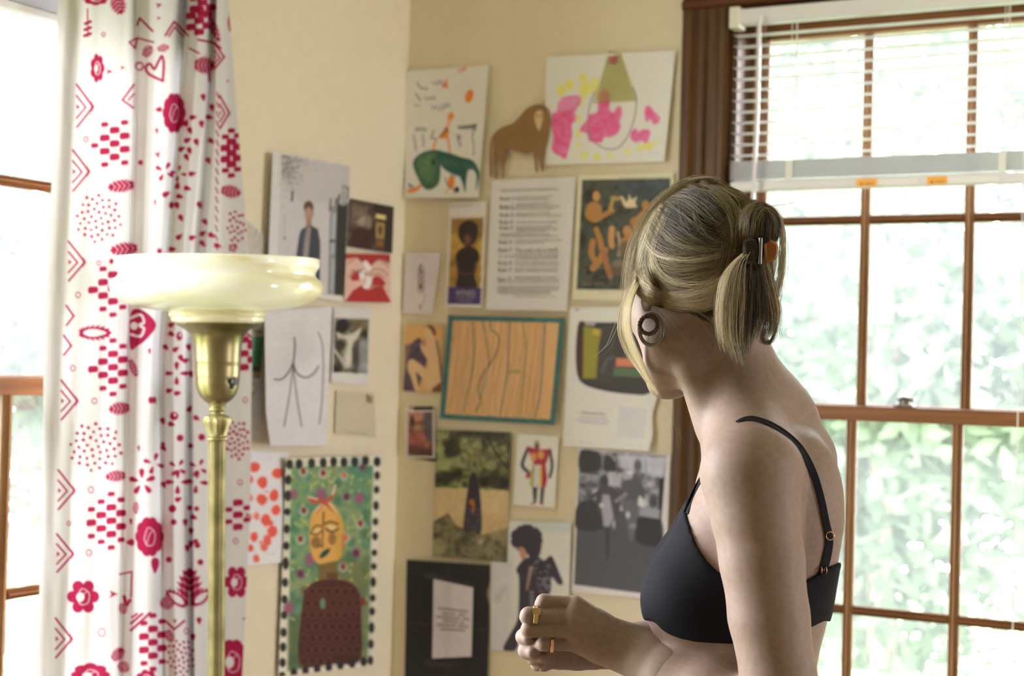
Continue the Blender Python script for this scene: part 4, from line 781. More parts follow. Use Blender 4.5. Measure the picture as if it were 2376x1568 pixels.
# watercolour
def d(c):
    Y = (216, 186, 86); Y2 = (218, 192, 110); PK = (206, 84, 116)
    for (x, y, rx, ry, a) in ((1302, 210, 11, 13, .95), (1322, 196, 11, 13, .95), (1353, 181, 10, 11, .9), (1356, 208, 13, 16, .95), (1380, 200, 18, 20, .7), (1353, 226, 6, 8, .6), (1350, 240, 8, 8, .6), (1343, 276, 9, 10, .6), (1343, 310, 8, 9, .8), (1342, 337, 8, 8, .7), (1336, 360, 6, 7, .5), (1356, 360, 8, 9, .9), (1385, 364, 8, 9, .9), (1416, 361, 8, 9, .6), (1456, 352, 8, 10, .7), (1487, 344, 10, 9, .7), (1504, 338, 14, 9, .8), (1524, 328, 7, 7, .5)): c.blob([(x+rx*math.cos(t)*g_.uniform(.9, 1.1), y+ry*math.sin(t)*g_.uniform(.9, 1.1)) for t in np.linspace(0, 6.28, 8)[:-1]], Y, al=a, soft=1.2)
    def wash(p, a=.9): c.blob(p, PK, al=a, soft=1.5, n=5); c.mottle(cr(p, 5, True), [(222, 128, 150), (208, 88, 118), (196, 62, 96)], 9, int(p[0][0]), al=.75*a); q = np.array(p); m_ = q.mean(0); c.blob(m_+(q-m_)*.7, (198, 66, 98), al=.3, soft=9)
    wash([(1296, 238), (1308, 226), (1330, 222), (1346, 224), (1346, 240), (1334, 258), (1336, 276), (1326, 290), (1328, 310), (1322, 336), (1318, 350), (1312, 368), (1300, 362), (1288, 356), (1280, 344), (1284, 320), (1280, 290), (1282, 266), (1292, 258)])
    c.blob([(1298, 236), (1320, 226), (1344, 226), (1338, 244), (1316, 256), (1298, 254)], (220, 134, 152), al=.7, soft=4)
    wash([(1390, 214), (1412, 212), (1416, 234), (1414, 252), (1424, 262), (1430, 250), (1440, 248), (1443, 264), (1438, 282), (1440, 296), (1430, 312), (1414, 318), (1402, 318), (1396, 330), (1380, 330), (1366, 326), (1362, 310), (1346, 304), (1350, 292), (1364, 276), (1368, 266), (1386, 260), (1388, 240)])
    wash([(1498, 248), (1508, 246), (1516, 258), (1530, 270), (1528, 284), (1516, 288), (1510, 276), (1500, 282), (1496, 268)], .75); wash([(1464, 308), (1474, 298), (1480, 306), (1494, 300), (1508, 304), (1506, 320), (1500, 332), (1490, 326), (1476, 330), (1464, 322)], .75)
    c.line([(1381, 212), (1368, 246), (1364, 290), (1372, 322), (1398, 342), (1424, 346), (1444, 334), (1462, 304), (1474, 264), (1476, 226), (1468, 203)], 2.6, (128, 112, 96), curve=8); words(c, 1504, 354, 1532, 356, 1.6, (150, 140, 134), .7)
paper('watercolour', 'large white sheet splashed with pink and yellow watercolour', 'painting', [(1268, 132), (1568, 117), (1541, 375), (1262, 383)], 'B', .007, d, (204, 192, 182), 1.7, lambda u, v: .010*np.clip(u-.8, 0, 1)**2*25*(v)+.006*np.clip(.15-v, 0, 1)*6*(1-np.abs(u-.5)*2))
# cut-out lion
def cutout(name, label, cat, pts, side, off, m, th=.0012, n=5, smooth=True):
    p = cr(pts, n, True) if smooth else np.array(pts, float); k = len(p)
    A = wall_pt(p[:, 0], p[:, 1], side, np.full(k, off)); B = wall_pt(p[:, 0], p[:, 1], side, np.full(k, off+th))
    F = [tuple(range(k, 2*k))[::-1], tuple(range(k))]+[(i, (i+1) % k, k+(i+1) % k, k+i) for i in range(k)]
    o = mk(name, np.vstack([A, B]), F, m, None, origin=(A.mean(0)))
    bm = bmesh.new(); bm.from_mesh(o.data); bmesh.ops.triangulate(bm, faces=[f for f in bm.faces if len(f.verts) > 4]); bmesh.ops.recalc_face_normals(bm, faces=bm.faces[:]); bm.to_mesh(o.data); bm.free()
    return tag(o, label, cat, 'papers on the wall')
m_lion = mat('brown_card', tuple(alb((122, 88, 48))), .8)
lion = cutout('lion_cutout', 'brown paper lion cut-out standing between the two children\'s paintings', 'cutout', [(1141, 411), (1136, 402), (1136, 350), (1140, 322), (1150, 306), (1168, 294), (1190, 286), (1206, 270), (1222, 252), (1240, 243), (1258, 243), (1270, 252), (1276, 268), (1277, 290), (1272, 320), (1266, 345), (1262, 380), (1262, 394), (1257, 395), (1252, 372), (1250, 355), (1246, 375), (1248, 396), (1243, 397), (1240, 370), (1236, 354), (1222, 357), (1200, 352), (1182, 349), (1174, 350), (1176, 370), (1170, 385), (1170, 409), (1165, 410), (1163, 385), (1160, 362), (1154, 380), (1154, 410), (1148, 411), (1146, 380), (1144, 340), (1146, 325), (1142, 345), (1143, 400)], 'B', .0115, m_lion)
m_lface = mat('tan_card', tuple(alb((184, 152, 100))), .8)
fp = cr([(1240, 268), (1246, 258), (1254, 256), (1260, 262), (1259, 280), (1251, 303), (1243, 288)], 5, True); k = len(fp)
mk('face', on_y(fp[:, 0], fp[:, 1], -.0132), [tuple(range(k))[::-1]], m_lface, lion)
for ex_, ey_ in ((1246, 269), (1256, 268)):
    a = np.linspace(0, 2*math.pi, 12, endpoint=False); mk('eye', on_y(ex_+2.2*np.cos(a), ey_+4*np.sin(a), -.0136), [tuple(range(12))[::-1]], m_lion, lion)
m_tri = mat('green_tissue'); t_ = m_tri.node_tree; t_.nodes.remove(P_(m_tri)); dd = nd(m_tri, 'ShaderNodeBsdfDiffuse', Color=(.52, .50, .24, 1)); ttp = nd(m_tri, 'ShaderNodeBsdfTransparent', Color=(.84, .82, .58, 1)); mm_ = nd(m_tri, 'ShaderNodeMixShader'); mm_.inputs[0].default_value = .62
ln(m_tri, dd.outputs[0], mm_.inputs[1]); ln(m_tri, ttp.outputs[0], mm_.inputs[2]); ln(m_tri, mm_.outputs[0], t_.nodes['Material Output'].inputs[0])
tp = np.array([(1413, 116), (1421, 121), (1440, 122), (1474, 233), (1376, 239), (1380, 226)], float)
tag(mk('tissue_triangle', on_y(tp[:, 0], tp[:, 1], np.array([-.012, -.012, -.012, -.016, -.016, -.016])), [tuple(range(6))[::-1]], m_tri, None, origin=on_y(1425, 180, -.012)), 'see-through olive green paper triangle over the watercolour', 'cutout', 'papers on the wall')
pc = on_y(1423.5, 138.5, -.0165); m_pin = mat('magenta_plastic', (.50, .045, .13), .45)
pin = MB().lathe([(0, 0), (.0078, 0), (.0080, .001), (.007, .0022), (0, .003)], 24, lambda v: (pc[0]+v[0], pc[1]-v[2], pc[2]+v[1])).tube([pc, pc+np.array((0, .0150, 0))], .0008, 6).build('push_pin', m_pin)
tag(pin, 'round magenta push pin at the tip of the green triangle', 'pin')
# rules page
o = paper('rules_page', 'white typed page of ten numbered rules in black lettering', 'paper', [(1142, 418), (1337, 410), (1316, 721), (1128, 718)], 'B', .007, None, (196, 183, 178), 4, lambda u, v: .006*np.clip(v-.8, 0, 1)**2*25)
def T(s, x0, y0, x1, y1, h, m=m_inkt): text_on(o, s, (x0, y0), (x1, y1), h, 'B', .0091, m)
T('IMMACULATE HEART COLLEGE ART DEPARTMENT RULES', 1162, 445, 1296, 441, 5)
for i, (y, x) in enumerate([(465, 1161), (484, 1160), (503, 1160), (520, 1159), (533, 1159), (566, 1158), (585, 1157), (615, 1157), (631, 1156), (652, 1155)]): T('Rule %d' % (i+1), x, y, x+30, y-.5, 9.5)
LN = [('FIND A PLACE YOU TRUST AND THEN TRY', 1197, 459, 1283, 457), ('TRUSTING IT FOR A WHILE', 1197, 465, 1271, 464), ('GENERAL DUTIES OF A STUDENT', 1197, 476, 1274, 474), ('PULL EVERYTHING OUT OF YOUR TEACHER', 1197, 480.5, 1299, 480), ('PULL EVERYTHING OUT OF YOUR FELLOW STUDENTS', 1160, 486, 1284, 486), ('GENERAL DUTIES OF A TEACHER', 1197, 498, 1276, 496), ('PULL EVERYTHING OUT OF YOUR STUDENTS', 1197, 503, 1304, 502), ('CONSIDER EVERYTHING AN EXPERIMENT', 1197, 518, 1296, 517),
      ('BE SELF DISCIPLINED THIS MEANS FINDING', 1197, 529, 1281, 527), ('SOMEONE WISE OR SMART AND', 1197, 534, 1294, 533), ('CHOOSING TO FOLLOW THEM', 1197, 539, 1265, 538), ('TO BE DISCIPLINED IS TO FOLLOW IN A GOOD WAY', 1158, 545, 1277, 545), ('TO BE SELF DISCIPLINED IS TO FOLLOW IN A BETTER WAY', 1158, 550, 1296, 550), ('NOTHING IS A MISTAKE THERE IS NO WIN', 1196, 560, 1303, 559), ('AND NO FAIL THERE IS ONLY MAKE', 1196, 566, 1262, 565.5)]
for s, x0, y0, x1, y1 in LN: T(s, x0, y0, x1, y1, 4)
T('The only rule is work.', 1196, 586, 1297, 583, 10)
LN = [('IF YOU WORK IT WILL LEAD TO SOMETHING', 1196, 592, 1296, 591), ('ITS THE PEOPLE WHO DO ALL OF THE WORK', 1157, 597, 1296, 597), ('ALL THE TIME WHO EVENTUALLY CATCH ON', 1196, 602, 1292, 601), ('DONT TRY TO CREATE AND ANALYSE AT', 1195, 610, 1297, 610), ('THE SAME TIME THEYRE DIFFERENT PROCESSES', 1195, 616, 1297, 616), ('BE HAPPY WHENEVER YOU CAN MANAGE IT', 1195, 626, 1296, 625), ('ENJOY YOURSELF ITS LIGHTER', 1195, 631, 1295, 631), ('WERE BREAKING ALL THE RULES', 1195, 645, 1292, 645), ('EVEN OUR OWN RULES AND HOW DO WE DO', 1194, 650, 1297, 650), ('THAT BY LEAVING PLENTY OF ROOM FOR QUANTITIES', 1154, 656, 1297, 656),
      ('HELPFUL HINTS ALWAYS BE AROUND COME OR GO', 1154, 667, 1297, 667), ('TO EVERYTHING ALWAYS GO TO CLASSES READ', 1154, 672, 1296, 673), ('ANYTHING YOU CAN GET YOUR HANDS ON LOOK', 1154, 677, 1278, 678), ('AT MOVIES CAREFULLY OFTEN SAVE EVERYTHING', 1154, 682, 1276, 683), ('IT MIGHT COME IN HANDY LATER', 1191, 689, 1291, 691)]
for s, x0, y0, x1, y1 in LN: T(s, x0, y0, x1, y1, 4)
# poster
def d(c):
    q = [(1048, 508), (1121, 505), (1116, 668), (1040, 665)]; c.mottle(q, [(120, 88, 38), (152, 114, 46), (178, 138, 58), (160, 122, 50)], 26, 6); c.poly([(1048, 508), (1121, 505), (1120, 535), (1047, 540)], (108, 76, 38), al=.5, soft=10)
    K = (50, 38, 32); c.blob([(1066, 524), (1078, 514), (1096, 513), (1108, 524), (1108, 548), (1098, 566), (1084, 572), (1070, 562), (1063, 544)], K); c.ell(1085, 556, 8, 13, (104, 66, 48), soft=2); c.blob([(1078, 572), (1094, 572), (1110, 584), (1112, 606), (1104, 610), (1101, 640), (1106, 668), (1060, 668), (1062, 640), (1058, 606), (1060, 586)], (44, 36, 30), n=5); c.line([(1060, 606), (1064, 632), (1084, 638), (1100, 632), (1108, 608)], 5, (84, 52, 42), al=.8)
    c.poly([(1040, 665), (1117, 668), (1115, 706), (1038, 705)], (66, 54, 88))
o2 = paper('gold_poster', 'narrow poster of a dark haired figure on gold over a purple title band', 'poster', [(1043, 471), (1130, 466), (1119, 715), (1033, 711)], 'B', .006, d, (200, 184, 160), 1.5)
text_on(o2, 'WITNESS', (1057, 686), (1102, 687), 13, 'B', .0082, m_inkw)
def dd_(x0, y0, x1, h, s): text_on(o2, s, (x0, y0), (x1, y0+.5), h, 'B', .0082, m_inkw)
dd_(1057, 693, 1102, 4, 'ART AND CIVIL RIGHTS'); dd_(1062, 700.5, 1095, 3.2, 'IN THE SIXTIES')
text_on(o2, 'BROOKLYN MUSEUM OF ART', (1047, 481), (1098, 477.5), 4, 'B', .0082, m_inkt)
def d(c):
    K = (112, 94, 88); c.line([(977, 614), (974, 622), (978, 632)], 4, (90, 76, 72)); 
    for i, y in enumerate(range(624, 676, 7)): c.ell(977-(1 if i % 2 else -2), y, 6, 5, K, ring=1.8, al=.8); c.line([(970, y), (976, y+5), (982, y+2)], 1.6, (150, 110, 100), al=.8)
    c.line([(979, 672), (986, 688), (980, 706), (975, 716)], 1.6, (136, 118, 112), curve=5); c.line([(975, 708), (974, 716)], 3, K); c.ell(976, 664, 3, 5, (60, 50, 48))
paper('ink_sketch', 'small pale card with a thin dangling ink sketch', 'drawing', [(943, 585), (1023, 586), (1003, 729), (935, 727)], 'B', .005, d, (194, 178, 162), 1.7)
def d(c):
    c.poly([(1330, 395), (1570, 395), (1550, 706), (1325, 700)], (198, 182, 140)); q = [(1351, 417), (1555, 414), (1548, 674), (1338, 671)]; c.mottle(q, [(40, 38, 32), (58, 56, 44), (74, 72, 56), (52, 54, 48)], 18, 12)
    c.poly([(1440, 416), (1555, 414), (1553, 470), (1450, 460)], (66, 76, 76), al=.5, soft=14); O = (158, 108, 54); O2 = (176, 126, 70)
    c.ell(1384, 455, 9, 12, O2); c.line([(1366, 482), (1364, 500), (1380, 510), (1400, 500), (1420, 488)], 12, O, curve=6); c.blob([(1362, 478), (1376, 468), (1394, 476), (1396, 500), (1386, 514), (1366, 508)], O); c.line([(1416, 486), (1422, 462), (1436, 460)], 8, (166, 128, 62)); c.ell(1424, 460, 8, 6, (150, 132, 66))
    c.blob([(1439, 454), (1448, 460), (1452, 468), (1458, 462), (1460, 450), (1466, 462), (1478, 456), (1474, 470), (1478, 480), (1458, 482), (1448, 478)], (196, 172, 124), n=4); c.ell(1498, 476, 9, 12, O); c.blob([(1462, 512), (1478, 500), (1496, 486), (1504, 510), (1494, 530), (1474, 534)], O); c.ell(1456, 536, 11, 13, O2, al=.9); c.blob([(1440, 556), (1462, 542), (1486, 540), (1482, 560), (1444, 562)], O)
    c.line([(1384, 532), (1392, 556), (1396, 576)], 13, O, curve=4); c.line([(1376, 560), (1372, 584), (1378, 602)], 14, O, curve=4); c.line([(1404, 580), (1390, 606), (1376, 622)], 16, O, curve=4); c.line([(1402, 584), (1408, 616), (1416, 640)], 13, (150, 96, 54), curve=4); c.line([(1420, 530), (1418, 556), (1420, 570)], 14, O2, curve=4); c.line([(1434, 540), (1438, 570), (1436, 592)], 8, (150, 128, 100), curve=4); c.ell(1452, 578, 17, 20, (110, 84, 60), al=.8, soft=2); c.ell(1436, 612, 18, 10, (126, 112, 86), al=.7, soft=3); c.ell(1432, 628, 16, 10, (100, 74, 50), al=.8, soft=3)
    for i in range(26): x, y = g_.uniform(1345, 1420), g_.uniform(620, 664); c.line([(x, y), (x+g_.normal(4, 7), y+g_.normal(0, 5))], 2.4, (122, 112, 92), al=.5)
    words(c, 1390, 679, 1432, 680, 1.5, (150, 130, 100), .6)
paper('forest_painting', 'cream framed print of ochre figures in a dark wood, partly behind her hair', 'print', [(1341, 406), (1564, 401), (1556, 704), (1329, 694)], 'B', .006, d, (198, 182, 140), 1.5)
def d(c):
    c.poly([(930, 745), (1035, 745), (1030, 915), (930, 912)], (196, 148, 88)); K = (72, 56, 62)
    c.blob([(962, 790), (974, 784), (982, 800), (990, 836), (980, 870), (966, 906), (938, 906), (938, 870), (944, 840), (950, 806)], K, n=8); c.mottle([(940, 800), (980, 790), (986, 850), (964, 906), (938, 906)], [(56, 44, 52), (86, 70, 80), (104, 86, 78)], 8, 2, al=.7)
    S = (206, 160, 110); c.ell(998, 772, 12, 17, S); c.blob([(990, 754), (1004, 756), (1012, 772), (1008, 780), (1000, 766)], (110, 72, 40)); c.blob([(986, 790), (1006, 786), (1018, 806), (1022, 850), (1024, 880), (1016, 900), (996, 902), (984, 896), (992, 870), (994, 840), (982, 820), (976, 800)], S, n=8); c.blob([(948, 838), (960, 834), (990, 858), (998, 880), (988, 884), (966, 864), (968, 880), (972, 906), (964, 908), (954, 876), (946, 856)], S, n=8); c.line([(1013, 790), (1020, 830), (1025, 880)], 4, (70, 54, 44), curve=5); c.ell(984, 796, 5, 9, (140, 96, 66), al=.6); c.poly([(1004, 900), (1024, 886), (1024, 910), (1002, 910)], (110, 70, 44))
paper('ochre_print', 'small ochre print of a crouched pale figure left of the striped drawing', 'print', [(940, 752), (1029, 754), (1023, 911), (935, 906)], 'B', .0045, d, (196, 148, 88), 1.5)
def d(c):
    c.poly([(1010, 720), (1320, 720), (1300, 990), (1010, 990)], (198, 152, 96)); g = np.random.default_rng(5)
    L0 = lambda t: np.array((1051+(1030-1051)*t, 742+(962-742)*t)); L1 = lambda t: np.array((1300+(1278-1300)*t, 745+(976-745)*t))
    for i in range(44):
        s = i/46.+g.uniform(0, .01)
        if s > .86: continue
        col = [(150, 92, 66), (158, 118, 70), (128, 104, 60), (148, 108, 84), (168, 112, 72)][i % 5]; ph = g.uniform(0, 6)
        pts = []
        for t in np.linspace(0, 1, 9): a, b = L0(t), L1(t); x = s+.014*math.sin(t*4+ph*.3)+.004*g.normal(); pts.append(a+(b-a)*x)
        c.line(pts, 1.7, col, al=.75, curve=4)
    for P, col in (([(1097, 748), (1100, 790), (1098, 830), (1092, 880), (1080, 930), (1076, 958)], (76, 92, 64)), ([(1138, 746), (1140, 764), (1154, 776), (1158, 796), (1148, 826), (1132, 852), (1114, 880), (1110, 910), (1116, 930), (1104, 956)], (70, 78, 54)), ([(1182, 748), (1180, 800), (1178, 860), (1170, 910), (1160, 962)], (74, 84, 76)), ([(1264, 752), (1262, 800), (1258, 860), (1252, 920), (1242, 968)], (70, 76, 86)), ([(1128, 860), (1124, 890), (1116, 925)], (94, 110, 100)), ([(1120, 746), (1128, 790), (1134, 842), (1120, 868)], (110, 96, 64)), ([(1212, 748), (1220, 800), (1216, 870), (1206, 966)], (124, 116, 66))): c.line(P, 2.6, col, curve=6)
    c.line([(1177, 866), (1186, 862), (1206, 862)], 3, (92, 104, 58)); scrib(c, 1180, 863, 1208, 860, 8, 1.6, (112, 124, 72), 2)
    T_ = (54, 92, 84)
    for a, b in (((1041, 737), (1308, 743)), ((1046, 736), (1026, 966)), ((1024, 966), (1287, 980)), ((1304, 742), (1282, 980))):
        a = np.array(a, float); b = np.array(b, float); c.line([a, b], 12, T_)
        for k in range(70): t = g.uniform(0, 1); p = a+(b-a)*t+g.normal(0, 2.5, 2); c.line([p, p+(b-a)/np.linalg.norm(b-a)*g.uniform(4, 12)], 1.6, [(38, 74, 70), (88, 126, 110), (40, 60, 72)][k % 3], al=.5)
paper('striped_drawing', 'crayon drawing of wavy tan stripes inside a teal border', 'drawing', [(1040, 729), (1310, 735), (1287, 987), (1019, 970)], 'B', .010, d, (198, 152, 96), 1.6, lambda u, v: .010*np.clip(u-.7, 0, 1)**2*11*v)
def d(c): c.poly([(935, 940), (1012, 940), (1014, 1080), (935, 1080)], (40, 36, 34)); c.ell(945, 948, 16, 30, (200, 186, 170)); c.poly([(958, 942), (1004, 946), (1004, 952), (958, 950)], (36, 34, 36)); c.ell(953, 945, 4, 4, (150, 100, 60))
paper('dark_card', 'dark card peeping out behind the small rocky photograph', 'photo', [(940, 944), (1004, 943), (1010, 1071), (962, 1062)], 'B', .0035, d, (60, 54, 50), 2.5)
def d(c):
    q = [(946, 957), (1004, 956), (1005, 1058), (946, 1056)]; c.mottle(q, [(70, 40, 34), (122, 62, 48), (160, 100, 74), (96, 74, 54)], 11, 8); c.poly([(984, 956), (1004, 956), (1005, 1030), (990, 1020), (980, 990)], (70, 66, 68), al=.8, soft=3); c.poly([(946, 957), (984, 957), (978, 976), (946, 984)], (186, 124, 92), al=.7, soft=4); c.ell(956, 976, 5, 13, (52, 44, 32)); c.poly([(946, 1036), (1005, 1040), (1005, 1058), (946, 1056)], (58, 30, 28), al=.7, soft=4); c.ell(970, 992, 14, 7, (150, 138, 76), al=.6, soft=3); c.poly([(946, 1004), (984, 1004), (980, 1034), (946, 1034)], (150, 76, 58), al=.6, soft=4)
    for a, b in (((944, 954), (1006, 953)), ((1006, 953), (1007, 1061)), ((944, 1059), (1007, 1061)), ((944, 954), (944, 1059))): c.line([a, b], 4, (206, 192, 180))
paper('rocky_photograph', 'tiny white edged photograph of reddish rocks in front of a dark card', 'photo', [(942, 952), (1008, 951), (1009, 1063), (942, 1061)], 'B', .0075, d, (110, 70, 56), 1.5, m=m_glossy)
def d(c):
    q = [(1000, 990), (1190, 1000), (1180, 1310), (1000, 1296)]
    c.poly(q, (186, 156, 106)); c.mottle([(1008, 990), (1188, 1000), (1186, 1142), (1160, 1134), (1130, 1138), (1090, 1132), (1050, 1132), (1008, 1130)], [(40, 36, 28), (64, 58, 38), (98, 92, 54), (140, 138, 82), (60, 52, 34)], 22, 31)
    for (x, y, r) in ((1022, 1050, 15), (1028, 1075, 16), (1055, 1072, 18), (1080, 1058, 12), (1078, 1078, 12), (1140, 1080, 14), (1170, 1038, 10), (1110, 1030, 12)): c.blob([(x+r*g_.uniform(.5, 1.2)*math.cos(t), y+r*g_.uniform(.5, 1.2)*math.sin(t)) for t in np.linspace(0, 6.28, 9)[:-1]], (152, 150, 90), al=.7, soft=3)
    for (x, y, rx, ry) in ((1050, 1040, 18, 20), (1030, 1108, 22, 16), (1160, 1120, 26, 16), (1090, 1005, 40, 10), (1150, 1010, 36, 14)): c.ell(x, y, rx, ry, (38, 34, 26), al=.75, soft=4)
    c.line([(1130, 1010), (1150, 1050), (1178, 1088)], 5, (42, 36, 28)); c.line([(1104, 1040), (1106, 1100)], 8, (110, 90, 60), al=.7, soft=3)
    c.mottle([(1005, 1210), (1040, 1190), (1060, 1220), (1120, 1240), (1180, 1222), (1178, 1306), (1003, 1294)], [(52, 48, 34), (84, 76, 52), (120, 108, 76), (64, 58, 36)], 18, 33, al=.9); c.ell(1016, 1270, 18, 20, (154, 142, 96), al=.6, soft=5); c.poly([(1110, 1190), (1182, 1200), (1180, 1240), (1120, 1250)], (168, 134, 84), al=.5, soft=10)
    c.blob([(1098, 1095), (1106, 1102), (1112, 1130), (1116, 1170), (1118, 1220), (1112, 1240), (1096, 1232), (1076, 1232), (1078, 1190), (1086, 1130), (1090, 1104)], (46, 40, 46), n=7); c.mottle([(1080, 1180), (1116, 1180), (1116, 1236), (1078, 1232)], [(40, 34, 42), (70, 62, 72), (96, 88, 92)], 6, 5, al=.6); c.blob([(1090, 1160), (1098, 1158), (1102, 1170), (1100, 1188), (1094, 1188), (1096, 1174), (1088, 1168)], (158, 88, 46)); c.ell(1116, 1256, 6, 6, (176, 162, 140), al=.7)
paper('meadow_photograph', 'photograph of a dark robed figure standing in a dry meadow under trees', 'photo', [(1012, 996), (1186, 1003), (1176, 1305), (1003, 1290)], 'B', .0065, d, (180, 152, 106), 1.6, m=m_glossy)
def d(c):
    K = (66, 60, 56); R = (154, 40, 50); Yl = (196, 168, 72)
    c.ell(1246, 1033, 6, 11, (84, 66, 44)); c.ell(1246, 1025, 6, 5, (150, 140, 70)); c.line([(1224, 1042), (1212, 1078), (1226, 1096)], 8, K, curve=5); c.line([(1276, 1044), (1281, 1080), (1276, 1106)], 7, K, curve=5); c.poly([(1222, 1034), (1240, 1040), (1256, 1042), (1276, 1042), (1272, 1062), (1266, 1078), (1270, 1110), (1266, 1130), (1232, 1128), (1230, 1100), (1238, 1076), (1232, 1060)], R); c.ell(1238, 1060, 7, 10, (190, 130, 66)); c.ell(1255, 1055, 8, 10, (190, 130, 66)); c.poly([(1236, 1078), (1240, 1078), (1238, 1128), (1228, 1126)], (150, 150, 66)); c.poly([(1240, 1078), (1252, 1078), (1250, 1130), (1238, 1128)], (188, 180, 172)); c.poly([(1252, 1078), (1257, 1078), (1257, 1128), (1250, 1130)], Yl)
    c.poly([(1235, 1130), (1248, 1130), (1244, 1166), (1238, 1166)], K); c.poly([(1254, 1130), (1264, 1130), (1260, 1168), (1253, 1168)], K); c.poly([(1230, 1168), (1240, 1163), (1242, 1170)], R); c.poly([(1252, 1170), (1256, 1164), (1263, 1172)], R); c.ell(1225, 1104, 5, 6, R)
paper('costume_postcard', 'white postcard of a figure in red and yellow costume', 'postcard', [(1201, 1006), (1297, 1012), (1287, 1180), (1191, 1170)], 'B', .008, d, (204, 192, 188), 1.5, m=m_glossy)
def d(c):
    c.blob([(1342, 752), (1360, 746), (1400, 748), (1460, 748), (1520, 756), (1530, 800), (1524, 870), (1506, 912), (1460, 914), (1400, 906), (1356, 892), (1340, 870), (1336, 820)], (62, 56, 50), n=8); c.poly([(1341, 756), (1353, 752), (1350, 880), (1340, 868)], (72, 46, 36)); c.poly([(1354, 756), (1398, 764), (1390, 800), (1384, 878), (1352, 878)], (134, 122, 48), soft=2); c.poly([(1378, 762), (1396, 768), (1392, 780), (1374, 774)], (176, 144, 54), soft=2); c.poly([(1396, 750), (1430, 750), (1420, 890), (1384, 890)], (70, 62, 56), al=.8, soft=5); c.poly([(1430, 830), (1480, 832), (1486, 852), (1428, 850)], (190, 112, 76), soft=2); c.poly([(1424, 852), (1500, 856), (1496, 876), (1422, 872)], (84, 100, 68), soft=2.5); c.line([(1398, 862), (1408, 836), (1422, 828)], 7, (96, 88, 82), al=.8, soft=3, curve=4); c.poly([(1356, 744), (1384, 748), (1378, 756), (1358, 754)], (176, 164, 150), al=.8)
    for k, (x0, y0, x1, y1) in enumerate(((1345, 967, 1408, 971), (1338, 973.5, 1414, 978), (1343, 979, 1408, 983.5))): words(c, x0, y0, x1, y1, 2.2, (140, 126, 116), .8)
    for k in range(18): words(c, 1438-k*.35, 945+k*3.9+(0 if k else -1), 1500-k*.35, 949+k*3.9, 1.5, (158, 146, 136), .6, (8, 20), 1.5)
    words(c, 1344, 1026, 1380, 1029, 1.4, (160, 148, 138), .7); c.ell(1339, 718, 4, 2, (120, 110, 104))
o3 = paper('magazine_page', 'magazine page with a dark abstract painting above two text columns', 'paper', [(1323, 713), (1546, 711), (1507, 1047), (1306, 1035)], 'B', .011, d, (200, 188, 178), 1.6, lambda u, v: .012*np.clip(v-.75, 0, 1)**2*16*u, outline=lambda p, u, v: p+np.stack([3*np.clip(u-.97, 0, 1)*33*np.sin(v*23), 0*u], -1))
text_on(o3, 'A Picture and a Poem', (1348, 960), (1405, 963), 6, 'B', .0128, m_inkt)
def d(c):
    c.poly([(1346, 1045), (1546, 1057), (1521, 1380), (1332, 1356)], (74, 71, 68)); c.mottle([(1346, 1045), (1546, 1057), (1534, 1190), (1340, 1180)], [(60, 56, 54), (110, 106, 102), (168, 160, 154)], 15, 17)
    for p in ([(1348, 1046), (1384, 1048), (1396, 1066), (1388, 1092), (1346, 1092)], [(1402, 1060), (1416, 1058), (1436, 1090), (1404, 1092)]): c.blob(p, (56, 53, 50), soft=2)
    c.poly([(1430, 1052), (1546, 1060), (1540, 1110), (1500, 1100), (1440, 1086)], (184, 176, 170), al=.85, soft=5); c.poly([(1412, 1094), (1446, 1096), (1440, 1130), (1414, 1126)], (176, 168, 160), al=.8, soft=3); c.line([(1430, 1050), (1432, 1100)], 4, (96, 92, 88)); c.line([(1498, 1066), (1500, 1140)], 3, (130, 124, 120)); c.ell(1480, 1080, 9, 14, (90, 86, 84), soft=3); c.poly([(1530, 1112), (1542, 1106), (1534, 1200), (1528, 1200)], (42, 42, 38))
    c.blob([(1340, 1172), (1372, 1160), (1394, 1176), (1400, 1226), (1338, 1226)], (56, 52, 50), soft=2); c.blob([(1476, 1204), (1530, 1200), (1534, 1262), (1480, 1258)], (50, 46, 46), soft=3); c.poly([(1490, 1178), (1532, 1182), (1530, 1204), (1480, 1196)], (140, 134, 130), soft=2); c.line([(1344, 1100), (1390, 1106)], 5, (150, 144, 138), al=.7)
    D_ = (62, 58, 56); c.ell(1402, 1117, 10, 16, D_); c.blob([(1390, 1130), (1412, 1126), (1432, 1140), (1440, 1160), (1430, 1200), (1392, 1192), (1384, 1156)], (70, 66, 64)); c.poly([(1398, 1146), (1414, 1148), (1424, 1200), (1412, 1224), (1400, 1220), (1396, 1180)], (146, 138, 134), soft=2); c.line([(1392, 1140), (1376, 1150), (1370, 1158)], 7, D_); c.ell(1396, 1172, 5, 6, (176, 168, 160)); c.poly([(1404, 1222), (1416, 1222), (1412, 1300), (1406, 1300)], (56, 52, 50), al=.8, soft=2); c.ell(1424, 1216, 4, 10, (150, 142, 138), soft=2)
    c.ell(1456, 1102, 12, 14, (150, 144, 138), soft=2); c.ell(1462, 1096, 8, 6, (188, 180, 174), soft=2); c.blob([(1444, 1120), (1470, 1112), (1492, 1130), (1494, 1160), (1474, 1176), (1448, 1160)], (80, 76, 74)); c.line([(1452, 1146), (1430, 1162)], 9, (120, 114, 110)); c.blob([(1444, 1164), (1480, 1166), (1476, 1220), (1470, 1250), (1460, 1250), (1452, 1200)], (92, 88, 86), soft=2); c.ell(1457, 1194, 5, 8, (178, 170, 164), soft=2); c.ell(1468, 1220, 8, 6, (130, 124, 120), soft=3); c.blob([(1484, 1150), (1496, 1164), (1492, 1176), (1480, 1170)], (190, 182, 176), soft=2)
